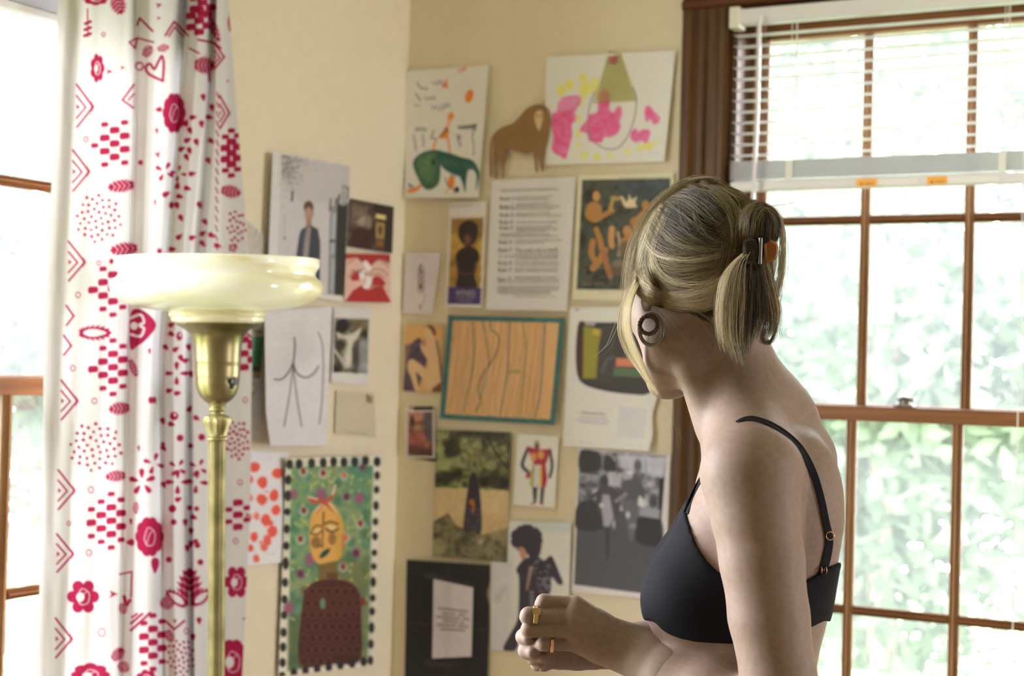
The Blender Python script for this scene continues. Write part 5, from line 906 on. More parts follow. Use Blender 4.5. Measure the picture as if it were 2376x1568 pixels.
paper('street_photograph', 'large black and white street photograph of two people dancing by parked cars', 'photo', [(1342, 1039), (1556, 1056), (1542, 1393), (1326, 1373)], 'B', .0055, d, (196, 182, 162), 1.6)
def d(c):
    K = (56, 48, 54); g = np.random.default_rng(12); c.poly([(1180, 1200), (1330, 1205), (1330, 1236), (1270, 1232)], (176, 178, 164), al=.7, soft=5); c.poly([(1140, 1300), (1190, 1300), (1180, 1510), (1140, 1510)], (184, 172, 158), al=.7, soft=8)
    c.blob([(1186, 1238), (1200, 1226), (1218, 1218), (1240, 1224), (1256, 1244), (1256, 1270), (1250, 1290), (1234, 1294), (1222, 1284), (1212, 1270), (1194, 1268)], K); 
    for i in range(60): a = g.uniform(0, 6.28); c.ell(1222+34*math.cos(a), 1252+32*math.sin(a)*(.8 if math.sin(a) > 0 else 1), 4, 4, K, al=.7)
    c.blob([(1204, 1272), (1214, 1270), (1222, 1284), (1218, 1300), (1210, 1296)], (170, 120, 92)); c.blob([(1218, 1296), (1246, 1290), (1262, 1300), (1280, 1290), (1298, 1330), (1306, 1352), (1296, 1356), (1280, 1340), (1276, 1376), (1250, 1392), (1240, 1420), (1230, 1440), (1216, 1450), (1206, 1480), (1196, 1508), (1168, 1506), (1182, 1474), (1200, 1440), (1204, 1400), (1204, 1340), (1198, 1320)], K, n=6); c.poly([(1228, 1314), (1238, 1312), (1224, 1370), (1220, 1368)], (150, 118, 96), soft=1.5)
    for i in range(40): x, y = g.normal(1262, 14), g.normal(1346, 20); c.line([(x, y), (x+g.normal(0, 5), y+g.normal(0, 3))], 2.6, (150, 142, 146), al=.7)
    for i in range(8): c.ell(1234, 1374+i*9, 5, 2.4, (160, 150, 148), al=.8)
    for (x, y) in ((1170, 1366), (1154, 1390), (1160, 1378)): c.ell(x, y, 9, 8, (160, 150, 138), al=.5, soft=4)
paper('fashion_page', 'pale magazine page of a curly haired figure in a patterned black coat', 'paper', [(1140, 1206), (1325, 1213), (1318, 1516), (1138, 1508)], 'B', .0038, d, (196, 186, 172), 1.6, lambda u, v: .006*u**3)
def d(c):
    c.poly([(930, 1290), (1145, 1290), (1140, 1620), (930, 1620)], (33, 30, 29)); c.blob([(984, 1338), (1000, 1332), (1060, 1348), (1102, 1358), (1060, 1356), (1000, 1342)], (86, 80, 74), al=.6, soft=6); c.line([(1040, 1302), (1042, 1340)], 4, (60, 56, 54), al=.6, soft=3); c.line([(944, 1444), (1000, 1448)], 1.6, (74, 66, 66), al=.7); c.line([(1100, 1460), (1132, 1462)], 1.6, (74, 66, 66), al=.7); c.blob([(984, 1530), (1030, 1536), (1070, 1532), (1040, 1546), (1000, 1544)], (62, 58, 56), al=.5, soft=5); c.line([(1040, 1300), (1038, 1600)], 8, (44, 41, 40), al=.4, soft=5)
paper('black_poster', 'matte black poster with a white text card in its middle', 'poster', [(944, 1298), (1137, 1311), (1131, 1612), (938, 1606)], 'B', .007, d, (33, 30, 29), 2, outline=lambda p, u, v: p+np.stack([-6*np.exp(-((v-.22)/.06)**2)*u**6, 0*u], -1))
def d(c):
    c.poly([(1030, 1345), (1046, 1350), (1042, 1526), (1030, 1526)], (176, 158, 146), al=.5, soft=6)
    rows = [(1019, 1411, 1085, 1418.5, [(0, .07), (.13, .64), (.72, 1)]), (1027, 1422.5, 1078, 1427, [(0, .25), (.36, .53), (.75, 1)]), (1014, 1430, 1087, 1436.5, [(0, .28), (.3, .4), (.46, .72), (.84, 1)]), (1029, 1440, 1075, 1444.5, [(0, .12), (.16, .33), (.42, .7), (.86, 1)]), (1015, 1449, 1085, 1453.5, [(0, .2), (.24, .36), (.42, .58), (.68, .84), (.9, 1)]), (1022, 1459, 1077, 1462, [(0, .6), (.66, 1)])]
    for x0, y0, x1, y1, seg in rows:
        for a, b in seg: c.line([(x0+(x1-x0)*a, y0+(y1-y0)*a), (x0+(x1-x0)*b, y0+(y1-y0)*b)], 4.2, (108, 92, 78), al=.85)
paper('text_card', 'white card with six short dark lines of text on the black poster', 'card', [(1006, 1343), (1098, 1363), (1094, 1523), (1003, 1527)], 'B', .0115, d, (192, 176, 166), 1.5)
# ---------------------------------------------------------------- the woman: distance fields meshed as one surface
def c3(px, py, z): return np.array([(px-W/2)/FPX*z, -(py-H/2)/FPX*z, z], float)
BAS = np.stack([CR, CU, CF])
def toW(P): return CAM+np.asarray(P)@BAS
def toC(P): return (np.asarray(P)-CAM)@BAS.T
class Field:
    def __init__(s, lo, hi, h):
        s.lo = np.array(lo, float); s.h = h; s.n = np.ceil((np.array(hi)-s.lo)/h).astype(int)+1
        s.ax = [s.lo[i]+h*np.arange(s.n[i]) for i in range(3)]; s.v = np.full(s.n, .05, np.float32)
    def win(s, lo, hi):
        a = np.clip(((np.array(lo)-s.lo)/s.h).astype(int), 0, s.n); b = np.clip(((np.array(hi)-s.lo)/s.h).astype(int)+2, 0, s.n)
        sl = tuple(slice(i, j) for i, j in zip(a, b)); g = np.meshgrid(*[s.ax[i][sl[i]] for i in range(3)], indexing='ij', sparse=True)
        return sl, g
    def put(s, sl, d, k):
        a = s.v[sl]
        if k <= 0: s.v[sl] = np.minimum(a, d); return
        h = np.clip(.5+.5*(d-a)/k, 0, 1); s.v[sl] = d+(a-d)*h-k*h*(1-h)
    def cone(s, pts, k=.01, flat=None):
        """pts: rows (x, y, z, r): a tapering round limb"""
        p = np.array(pts, float); m = max(k, .02)
        lo = (p[:, :3]-p[:, 3:]).min(0)-m; hi = (p[:, :3]+p[:, 3:]).max(0)+m; sl, g = s.win(lo, hi)
        if 0 in [q.size for q in g]: return s
        d = None
        for a, b in zip(p[:-1], p[1:]):
            e = b[:3]-a[:3]; L = e@e+1e-12; w = [g[i]-a[i] for i in range(3)]; t = np.clip((w[0]*e[0]+w[1]*e[1]+w[2]*e[2])/L, 0, 1)
            q = [w[i]-t*e[i] for i in range(3)]
            if flat is not None:
                n_, f_ = flat; dn = q[0]*n_[0]+q[1]*n_[1]+q[2]*n_[2]; q = [q[i]+n_[i]*dn*(f_-1) for i in range(3)]
            dd = np.sqrt(q[0]**2+q[1]**2+q[2]**2)-(a[3]+(b[3]-a[3])*t)
            if d is None: d = dd
            else:
                kk = .006; h = np.clip(.5+.5*(dd-d)/kk, 0, 1); d = dd+(d-dd)*h-kk*h*(1-h)
        s.put(sl, d.astype(np.float32), k); return s
    def ell(s, c, r, R=None, k=.01, sub=False):
        c = np.array(c, float); r = np.array(r, float); R = np.eye(3) if R is None else np.array(R); m = r.max()+max(k, .02); sl, g = s.win(c-m, c+m)
        if 0 in [q.size for q in g]: return s
        w = [g[i]-c[i] for i in range(3)]; q = [R[j][0]*w[0]+R[j][1]*w[1]+R[j][2]*w[2] for j in range(3)]
        k0 = np.sqrt(sum((q[i]/r[i])**2 for i in range(3))); k1 = np.sqrt(sum((q[i]/r[i]**2)**2 for i in range(3)))+1e-9; d = k0*(k0-1)/k1
        if sub:
            a = s.v[sl]; d = -d; h = np.clip(.5-.5*(d-a)/k, 0, 1); s.v[sl] = d+(a-d)*h+k*h*(1-h)
        else: s.put(sl, d.astype(np.float32), k)
        return s
    def sample(s, P):
        q = np.clip((np.asarray(P)-s.lo)/s.h, 0, s.n-1.001); i = q.astype(int); f = q-i; out = 0
        for dx in (0, 1):
            for dy in (0, 1):
                for dz in (0, 1):
                    out = out+s.v[i[..., 0]+dx, i[..., 1]+dy, i[..., 2]+dz]*np.where(dx, f[..., 0], 1-f[..., 0])*np.where(dy, f[..., 1], 1-f[..., 1])*np.where(dz, f[..., 2], 1-f[..., 2])
        return out
    def depth(s, px, py, z0, z1, miss=None):
        """depth where the view ray through a point first meets the surface"""
        px, py = np.asarray(px, float), np.asarray(py, float); z = np.full(px.shape, z0); d = np.stack([(px-W/2)/FPX, -(py-H/2)/FPX, np.ones_like(px)], -1); hit = np.zeros(px.shape, bool)
        for _ in range(160):
            v = s.sample(d*z[..., None]); hit |= v < .0006; z = np.where(hit, z, z+np.maximum(v*.8, .0005)); 
            if (hit | (z > z1)).all(): break
        return np.where(hit & (z < z1), z, np.nan if miss is None else miss)
def surface(v, lo, h):
    """surface nets: one smooth quad mesh of the zero level"""
    n = np.array(v.shape); ins = v < 0; c = np.zeros(n-1, np.int8)
    off = [(i, j, k) for i in (0, 1) for j in (0, 1) for k in (0, 1)]
    for o in off: c += ins[o[0]:n[0]-1+o[0], o[1]:n[1]-1+o[1], o[2]:n[2]-1+o[2]]
    cells = np.argwhere((c > 0) & (c < 8)); idx = np.full(n-1, -1, np.int64); idx[tuple(cells.T)] = np.arange(len(cells))
    S = np.zeros((len(cells), 3)); N = np.zeros(len(cells))
    for a in off:
        for ax in range(3):
            if a[ax]: continue
            b = list(a); b[ax] = 1; va = v[tuple((cells+a).T)]; vb = v[tuple((cells+b).T)]; m = (va < 0) != (vb < 0); t = np.where(m, va/(va-vb+1e-12), 0)
            p = np.array(a)+np.zeros((len(cells), 3)); p[:, ax] += t; S[m] += p[m]; N[m] += 1
    V = (cells+S/N[:, None])*h+lo; F = []
    for ax in range(3):
        u, w = (ax+1) % 3, (ax+2) % 3; sa = [slice(None)]*3; sb = [slice(None)]*3; sa[ax] = slice(0, -1); sb[ax] = slice(1, None)
        A = ins[tuple(sa)]; B = ins[tuple(sb)]; e = np.argwhere(A != B); e = e[(e[:, u] > 0) & (e[:, w] > 0) & (e[:, u] < n[u]-1) & (e[:, w] < n[w]-1)]
        fl = A[tuple(e.T)]; q = []
        for du, dw in ((-1, -1), (0, -1), (0, 0), (-1, 0)):
            m = e.copy(); m[:, u] += du; m[:, w] += dw; q.append(idx[tuple(m.T)])
        q = np.stack(q, 1); q[~fl] = q[~fl][:, ::-1]; F.append(q)
    F = np.concatenate(F); return V, F[(F >= 0).all(1)]
def relax(V, F, n=2, lam=.5):
    for _ in range(n):
        s = np.zeros_like(V); k = np.zeros(len(V))
        for i in range(4):
            a, b = F[:, i], F[:, (i+1) % 4]; np.add.at(s, a, V[b]); np.add.at(k, a, 1); np.add.at(s, b, V[a]); np.add.at(k, b, 1)
        V = V+lam*(s/np.maximum(k, 1)[:, None]-V)
    return V
def P4(px, py, z, r): return (*c3(px, py, z), r)

# ---- torso frame: she stands nearly side-on, a little turned away
PSI = math.radians(8); FW_ = np.array([-math.cos(PSI), 0, math.sin(PSI)]); LF_ = np.array([-math.sin(PSI), 0, -math.cos(PSI)]); TZ = 1.76
rows = np.array([(975, 1705, 1860, .045), (1000, 1660, 1898, .085), (1030, 1638, 1916, .112), (1065, 1627, 1930, .128), (1120, 1610, 1943, .136), (1200, 1597, 1949, .136), (1300, 1582, 1943, .131), (1400, 1558, 1926, .126), (1450, 1536, 1914, .123), (1490, 1530, 1903, .120), (1568, 1538, 1889, .117), (1660, 1548, 1892, .123), (1760, 1560, 1912, .143), (1880, 1570, 1928, .160), (2000, 1592, 1930, .163)])
TY = -(rows[:, 0]-H/2)/FPX*TZ; TC = ((rows[:, 1]+rows[:, 2])/2-W/2)/FPX*TZ; TH = (rows[:, 2]-rows[:, 1])/2/FPX*TZ; TW = rows[:, 3]; TD = np.sqrt(np.maximum(TH**2-(TW*math.sin(PSI))**2, 1e-5))
def torso(f, k=.02):
    g = np.meshgrid(*f.ax, indexing='ij', sparse=True); y = f.ax[1]; I = lambda a: np.interp(-y, -TY, a)[None, :, None]
    cx, dd, ww = I(TC), I(TD), I(TW); x = g[0]-cx; z = g[2]-TZ; a = (x*FW_[0]+z*FW_[2])/dd; b = (x*LF_[0]+z*LF_[2])/ww
    r = (np.abs(a)**2.3+np.abs(b)**2.3)**(1/2.3); d = (r-1)*np.minimum(dd, ww)
    d = np.maximum(d, (y-TY[0])[None, :, None]); d = np.maximum(d, (TY[-1]-y)[None, :, None]); f.put((slice(None),)*3, d.astype(np.float32), k)
def breasts(f):
    up = np.array([0, 1., 0])
    for lat, fw in ((.066, .074), (-.066, .074)):
        c = np.array([c3(1766, 1372, TZ)[0], c3(0, 1372, TZ)[1], TZ])+FW_*fw+LF_*lat
        f.ell(c, (.052, .058, .060), [FW_, up, LF_], .022); f.ell(c+up*.040-FW_*.020, (.040, .060, .050), [FW_, up, LF_], .03)
def trunk_rest(f):
    # neck, nape and the slopes of the shoulders
    f.cone([P4(1640, 730, 1.748, .050), P4(1700, 880, 1.752, .0490), P4(1752, 985, 1.762, .060)], .02)
    f.cone([P4(1700, 800, 1.765, .034), P4(1737, 887, 1.768, .036), P4(1815, 990, 1.772, .038), P4(1850, 1060, 1.78, .042)], .02)
    f.cone([P4(1726, 955, 1.735, .046), P4(1742, 1042, 1.655, .042)], .03); f.cone([P4(1765, 960, 1.79, .046), P4(1830, 1050, 1.90, .042)], .03)
    f.cone([P4(1672, 1030, 1.68, .010), P4(1705, 1006, 1.645, .010)], .02)                       # collar bone
    f.cone([P4(1575, 790, 1.722, .012), P4(1600, 870, 1.716, .012), P4(1645, 985, 1.718, .011)], .026)   # neck muscle
    f.ell(c3(1870, 1170, 1.68), (.030, .062, .030), None, .04)                                    # shoulder blade
SH = [P4(1742, 1098, 1.614, .0475), P4(1752, 1190, 1.606, .0440), P4(1768, 1300, 1.600, .0420), P4(1784, 1430, 1.595, .0400), P4(1806, 1568, 1.590, .0375), P4(1832, 1700, 1.587, .0345)]
def arms(f):
    f.cone(SH, .018); f.cone([P4(1742, 1080, 1.64, .045), P4(1742, 1100, 1.615, .046)], .02)
    f.cone([P4(1832, 1705, 1.587, .034), P4(1745, 1668, 1.612, .0375), P4(1640, 1612, 1.642, .0345), P4(1556, 1566, 1.671, .0282), P4(1500, 1530, 1.690, .0190)], .012)
    f.cone([P4(1846, 1090, 1.905, .046), P4(1850, 1300, 1.925, .041), P4(1790, 1600, 1.955, .036)], .02); f.cone([P4(1785, 1605, 1.955, .035), P4(1690, 1535, 1.925, .036), P4(1550, 1486, 1.86, .0285), P4(1420, 1500, 1.787, .0225)], .012)

# ---- head, turned away from the camera
HO = c3(1621, 606, 1.752); PH = math.radians(62); TL = math.radians(6)
hf = np.array([-math.cos(PH), 0, math.sin(PH)]); hl = np.array([-math.sin(PH), 0, -math.cos(PH)]); hu = np.array([0, 1., 0])
hf, hu = hf*math.cos(TL)-hu*math.sin(TL), hu*math.cos(TL)+hf*math.sin(TL)
def hp(f, l, d): return HO+hf*f+hl*l-hu*d
HR = [hf, hu, hl]
def hc(f, l, d, r): return (*hp(f, l, d), r)
def head(f):
    f.ell(hp(-.004, 0, 0), (.092, .078, .067), HR, .01)
    f.ell(hp(.034, 0, .066), (.052, .068, .055), HR, .025)
    for s in (-1, 1):
        f.cone([hc(.004, s*.050, .092, .016), hc(.045, s*.032, .118, .015), hc(.072, s*.010, .130, .015)], .016)
        f.ell(hp(.066, s*.036, .052), (.018, .016, .018), HR, .02)
    f.ell(hp(.075, 0, .122), (.019, .018, .022), HR, .014)
    f.ell(hp(.078, 0, .028), (.014, .016, .050), HR, .018)
    f.cone([hc(.086, 0, .026, .009), hc(.098, 0, .052, .0095), hc(.107, 0, .070, .0105)], .008)
    for s in (-1, 1): f.ell(hp(.092, s*.011, .074), (.010, .007, .008), HR, .006)
    for s in (-1, 1): f.ell(hp(.096, s*.031, .036), (.015, .012, .018), HR, .01, sub=True)
    f.ell(hp(.087, 0, .092), (.010, .0055, .021), HR, .005); f.ell(hp(.086, 0, .103), (.010, .006, .018), HR, .005)
    for s in (-1, 1):
        f.ell(hp(-.006, s*.073, .034), (.0135, .022, .0062), HR, .006); f.ell(hp(-.004, s*.0770, .029), (.008, .013, .005), HR, .004, sub=True); f.ell(hp(.000, s*.071, .051), (.006, .007, .0052), HR, .006)

body = Field(c3(1385, 2010, 1.76)*np.array((1, 1, 0))+np.array((0, 0, 1.53)), c3(2010, 400, 1.76)*np.array((1, 1, 0))+np.array((0, 0, 2.03)), .0036)
torso(body); breasts(body); trunk_rest(body)
tor = Field(body.lo, body.ax[0][-1]*np.array((1, 0, 0))+body.ax[1][-1]*np.array((0, 1, 0))+body.ax[2][-1]*np.array((0, 0, 1)), .0036); tor.n = body.n; tor.ax = body.ax; tor.v = body.v.copy()
arms(body); head(body)
hands = Field(c3(1176, 1665, 1.72)*np.array((1, 1, 0))+np.array((0, 0, 1.618)), c3(1625, 1360, 1.72)*np.array((1, 1, 0))+np.array((0, 0, 1.83)), .0014)
hl_ = hands
KN = [(1322, 1403, 1.697), (1314, 1431, 1.688), (1316, 1462, 1.688), (1322, 1494, 1.694)]; WR = [(1456, 1486, 1.704), (1458, 1500, 1.701), (1458, 1512, 1.702), (1456, 1524, 1.706)]
for (a, b, r) in zip(WR, KN, (.0105, .0108, .0105, .0095)): hl_.cone([P4(*a, .0165), P4((a[0]+b[0])/2, (a[1]+b[1])/2, (a[2]+b[2])/2-.001, .0128), P4(b[0]+14, b[1], b[2], r)], .012)
hl_.cone([P4(1600, 1588, 1.655, .0240), P4(1550, 1561, 1.673, .0282), P4(1500, 1527, 1.691, .0250), P4(1466, 1507, 1.702, .0230), P4(1440, 1500, 1.703, .0212)], .012)
hl_.cone([P4(1440, 1478, 1.720, .015), P4(1372, 1446, 1.738, .0125), P4(1318, 1432, 1.746, .0095), P4(1284, 1432, 1.75, .008)], .008)    # thumb, behind the fingers
FIN = [[(1320, 1402, 1.697, .0092), (1262, 1396, 1.690, .0074), (1258, 1402, 1.708, .0070), (1272, 1414, 1.722, .0064)],
       [(1314, 1431, 1.688, .0092), (1226, 1427, 1.684, .0077), (1224, 1431, 1.704, .0074), (1246, 1438, 1.720, .0066)],
       [(1316, 1461, 1.688, .0090), (1227, 1460, 1.685, .0075), (1226, 1462, 1.704, .0072), (1250, 1467, 1.718, .0064)],
       [(1322, 1493, 1.694, .0084), (1262, 1493, 1.689, .0070), (1244, 1496, 1.702, .0064), (1258, 1503, 1.716, .0058)]]
for fg in FIN: hl_.cone([P4(*q) for q in fg], .0016)
# right hand, under and behind
hl_.cone([P4(1432, 1508, 1.790, .0215), P4(1340, 1512, 1.757, .0185), P4(1296, 1508, 1.745, .0150)], .01)
for b in ((1290, 1492, 1.742), (1288, 1508, 1.739), (1290, 1522, 1.740), (1296, 1532, 1.745)): hl_.cone([P4(1380, 1512, 1.768, .014), P4(*b, .0095)], .008)
for fg in ([(1288, 1490, 1.742, .0092), (1230, 1480, 1.724, .0084), (1216, 1477, 1.708, .0080), (1226, 1480, 1.697, .0072)], [(1288, 1508, 1.739, .0092), (1236, 1509, 1.722, .0084), (1221, 1509, 1.706, .0078), (1236, 1513, 1.695, .0070)],
           [(1290, 1523, 1.740, .0086), (1252, 1526, 1.722, .0078), (1240, 1526, 1.706, .0072), (1260, 1524, 1.697, .0062)], [(1296, 1533, 1.745, .0078), (1262, 1541, 1.732, .0066), (1247, 1541, 1.716, .0062), (1254, 1538, 1.704, .0056)],
           [(1345, 1490, 1.742, .0115), (1302, 1478, 1.738, .0095), (1268, 1476, 1.737, .0080)]): hl_.cone([P4(*q) for q in fg], .002)

m_skin = mat('skin', (.24, .165, .13), .55); noise_col(m_skin, 160, (.220, .150, .122), (.256, .184, .152), bump=.04, dist=.0006); P_(m_skin).inputs['Subsurface Weight'].default_value = .12; P_(m_skin).inputs['Subsurface Radius'].default_value = (.012, .005, .003); P_(m_skin).inputs['Specular IOR Level'].default_value = .22
V1, F1 = surface(body.v, body.lo, body.h); V1 = relax(V1, F1, 3); V2, F2 = surface(hands.v, hands.lo, hands.h); V2 = relax(V2, F2, 2)
V = toW(np.vstack([V1, V2])); F = np.vstack([F1, F2+len(V1)])
pc_ = toW(c3(1750, 1500, TZ)); per = thing('person', (pc_[0], pc_[1], 0), 'woman in black bralette, hair clipped up, looking at the papers in the corner', 'person')
mk('body', V, F, m_skin, per, True)
for s in (-1, 1):
    e0 = toW(hp(.079, s*.031, .037)); 
    MB().lathe([(0, -.0115)]+[(.0115*math.sin(t), -.0115*math.cos(t)) for t in np.linspace(.2, 2.94, 14)]+[(0, .0115)], 16, lambda v: e0+np.array(v)).build('eye', mat('eye_white', (.8, .78, .75), .2), per, True)
    ei = toW(hp(.079, s*.031, .037)+hf*.0108); d_ = hf@BAS
    MB().tube([ei, ei+d_*.0014], .0055, 14).build('iris', mat('iris', (.12, .16, .14), .15), per)
# ---- bralette: a shell over the trunk
def poly_d(px, py, poly):
    p = np.asarray(poly, float); d = np.full(px.shape, 1e9); ins = np.zeros(px.shape, bool)
    for (ax, ay), (bx, by_) in zip(p, np.roll(p, -1, 0)):
        ex, ey = bx-ax, by_-ay; wx, wy = px-ax, py-ay; t = np.clip((wx*ex+wy*ey)/(ex*ex+ey*ey+1e-9), 0, 1); d = np.minimum(d, (wx-ex*t)**2+(wy-ey*t)**2)
        c = ((ay <= py) & (by_ > py)) | ((by_ <= py) & (ay > py)); ins ^= c & (px < ax+(py-ay)/(ey if abs(ey) > 1e-9 else 1e-9)*ex)
    return np.where(ins, -1, 1)*np.sqrt(d)
bra = Field(c3(1430, 1510, 1.76)*np.array((1, 1, 0))+np.array((0, 0, 1.60)), c3(1975, 1165, 1.76)*np.array((1, 1, 0))+np.array((0, 0, 1.93)), .0026)
g = np.stack(np.meshgrid(*bra.ax, indexing='ij'), -1); t0 = tor.sample(g)
spine = np.array([c3(1766, 0, TZ)[0], 0, TZ]); lat = (g-spine)@LF_; gm = g+LF_*(2*np.maximum(-lat, 0))[..., None]     # mirror the far half onto the near half
BP = cr([(1587, 1183), (1600, 1222), (1622, 1272), (1655, 1315), (1700, 1343), (1790, 1352), (1866, 1347), (1905, 1326), (1945, 1306), (1985, 1300), (1965, 1440), (1916, 1441), (1880, 1456), (1800, 1482), (1720, 1493), (1640, 1491), (1596, 1486), (1560, 1475), (1534, 1460), (1514, 1442), (1436, 1424), (1430, 1330), (1494, 1266), (1552, 1222)], 6, True)
pxm = gm[..., 0]/gm[..., 2]*FPX+W/2; pym = -gm[..., 1]/gm[..., 2]*FPX+H/2
pd = poly_d(pxm, pym, BP)*TZ/FPX
bra.v = np.maximum(np.maximum(t0-.0034, -(t0+.003)), pd).astype(np.float32)
Vb, Fb = surface(bra.v, bra.lo, bra.h); Vb = relax(Vb, Fb, 4)
m_bra = noise_col(mat('black_jersey', rough=.85), 900, (.005, .005, .0075), (.010, .010, .0135), bump=.1, dist=.0004)
P_(m_bra).inputs['Specular IOR Level'].default_value = .12
brao = mk('bralette', toW(Vb), Fb, m_bra, per, True)
def ribbon(pts, w, name, off=.0016, fld=tor, z0=1.5):
    q = cr(pts, 10); z = fld.depth(q[:, 0], q[:, 1], z0, 2.0); ok = ~np.isnan(z); z = np.interp(np.arange(len(z)), np.where(ok)[0], z[ok]); z = np.convolve(np.pad(z, 3, 'edge'), np.ones(7)/7, 'valid')
    T = np.gradient(q, axis=0); T /= np.linalg.norm(T, axis=1)[:, None]; N = np.stack([-T[:, 1], T[:, 0]], 1); ww = np.interp(np.linspace(0, 1, len(q)), np.linspace(0, 1, len(w)), w); rows_ = []
    for k in (-1, -.4, .4, 1):
        e = q+N*(ww*k/2)[:, None]; zz = fld.depth(e[:, 0], e[:, 1], z0, 2.0); zz = np.where(np.isnan(zz), z, np.clip(zz, z-.006, z+.006)); zz = np.convolve(np.pad(zz, 3, 'edge'), np.ones(7)/7, 'valid')-off
        rows_.append(np.stack([(e[:, 0]-W/2)/FPX*zz, -(e[:, 1]-H/2)/FPX*zz, zz], 1))
    A = np.stack(rows_, 1); B_ = A+np.array((0, 0, .0022)); n = len(q); V = np.concatenate([A, B_[:, ::-1]], 1).reshape(-1, 3); F = []
    for i in range(n-1):
        for k in range(8): F.append((i*8+k, i*8+(k+1) % 8, (i+1)*8+(k+1) % 8, (i+1)*8+k))
    F.append(tuple(range(8))[::-1]); F.append(tuple((n-1)*8+k for k in range(8)))
    o = mk(name, toW(V), F, m_bra, brao, False); bm = bmesh.new(); bm.from_mesh(o.data); bmesh.ops.recalc_face_normals(bm, faces=bm.faces[:]); bm.to_mesh(o.data); bm.free(); return o
full = Field.__new__(Field); full.lo, full.h, full.n, full.ax, full.v = body.lo, body.h, body.n, body.ax, body.v
ribbon([(1708, 978), (1726, 971), (1750, 970), (1790, 985), (1830, 1012), (1862, 1046), (1888, 1096), (1905, 1152), (1917, 1210), (1925, 1252), (1920, 1290), (1909, 1332)], (3, 7, 10, 13, 15, 15, 15, 15, 16, 17, 18, 18), 'strap', fld=full)
ribbon([(1641, 1092), (1626, 1112), (1610, 1145), (1598, 1176), (1592, 1192)], (7, 10, 12, 14, 15), 'strap', fld=tor)
def far_strap(o):
    C_ = toC(np.array([v.co for v in o.data.vertices])+parent_loc(brao)); C_ = C_-2*((C_-spine)@LF_)[:, None]*LF_; tgt = np.where(np.arange(len(C_)) % 8 < 4, .0017, -.0006)
    for _ in range(8):
        gr_ = np.stack([body.sample(C_+e)-body.sample(C_-e) for e in np.eye(3)*.004], 1); gr_ /= np.linalg.norm(gr_, axis=1)[:, None]+1e-9; C_ = C_-gr_*np.clip(body.sample(C_)-tgt, -.02, .02)[:, None]*.8
    mk('strap', toW(C_), [tuple(p.vertices)[::-1] for p in o.data.polygons], m_bra, brao)
for st_ in [c for c in bpy.data.objects if c.parent == brao and c.name.startswith('strap')]: far_strap(st_)
m_rose = mat('rose_gold', (.75, .45, .32), .25, .95)
def ring3(ctr, nrm, R, r, name, m, par, n=28, sq=(1, 1), twist=0):
    nrm = np.asarray(nrm, float); nrm /= np.linalg.norm(nrm); u = np.cross(nrm, (0, 1, 0.01)); u /= np.linalg.norm(u); w = np.cross(nrm, u); V = []; F = []; k = 10
    for i in range(n):
        a = 2*math.pi*i/n; c_ = ctr+R*(math.cos(a)*u*sq[0]+math.sin(a)*w*sq[1]); rad = math.cos(a)*u+math.sin(a)*w; rr = r*(1+twist*math.cos(a*20))
        for j in range(k): b = 2*math.pi*j/k; V.append(c_+rr*(math.cos(b)*rad+math.sin(b)*nrm))
    for i in range(n):
        for j in range(k): F.append((i*k+j, i*k+(j+1) % k, ((i+1) % n)*k+(j+1) % k, ((i+1) % n)*k+j))
    return mk(name, toW(np.array(V)), F, m, par, True)
zs_ = float(np.nan_to_num(full.depth(np.array([1924.]), np.array([1243.]), 1.5, 2)[0], nan=1.70)); ring3(c3(1926, 1243, zs_-.004), (0.1, 0, 1), .0041, .0007, 'strap_slider', m_rose, brao)
zs2 = float(np.nan_to_num(full.depth(np.array([1908.]), np.array([1322.]), 1.5, 2)[0], nan=1.70))
for dx in (-5, 6): ring3(c3(1909+dx, 1322, zs2-.003), (1, 0, .2), .0036, .0006, 'strap_ring', m_rose, brao)
# ---- rings and earrings
m_gold = mat('gold', (.60, .45, .22), .3, 1.0)
for (q, x, r, wdt, m) in ((FIN[1], .82, .0095, 2, m_gold), (FIN[3], .75, .0086, 1, m_rose)):
    a, b = c3(*q[0][:3]), c3(*q[1][:3]); ctr = a+(b-a)*x
    for k in range(3 if wdt == 2 else 2): ring3(ctr+(b-a)/np.linalg.norm(b-a)*(k-.9)*.0016, b-a, r, .0011, 'finger_ring', m, per)
c_ = c3(1245, 1418, 1.6745); A = toW(c_); bx_ = MB(); 
for sx in (-.0042, .0042):
    for sy in (-.0030, .0030): pass
mk('ring_face', toW(np.array([c_+np.array((sx, sy, sz)) for sx in (-.0042, .0042) for sy in (-.0034, .0034) for sz in (0, .002)])), [(0, 1, 3, 2), (4, 6, 7, 5), (0, 4, 5, 1), (2, 3, 7, 6), (0, 2, 6, 4), (1, 5, 7, 3)], m_gold, per)
ring3(c3(1248, 1541, 1.712), (1, .2, .3), .0074, .0010, 'finger_ring', m_rose, per)
ze = float(np.nan_to_num(full.depth(np.array([1500.]), np.array([760.]), 1.5, 2)[0], nan=1.705)); ze = min(ze, 1.715)
m_cord2 = mat('dark_red_thread', (.055, .012, .014), .6); m_horn = mat('olive_resin', (.17, .16, .11), .25)
P_(m_horn).inputs['Transmission Weight'].default_value = .25
ring3(c3(1505, 754, ze-.014), (.12, 0, 1), .0094, .0023, 'earring', m_cord2, per, 120, twist=.16)
ring3(c3(1511, 765, ze-.009), (.15, 0, 1), .0125, .0021, 'earring', m_horn, per, 40, (1, 1.32))
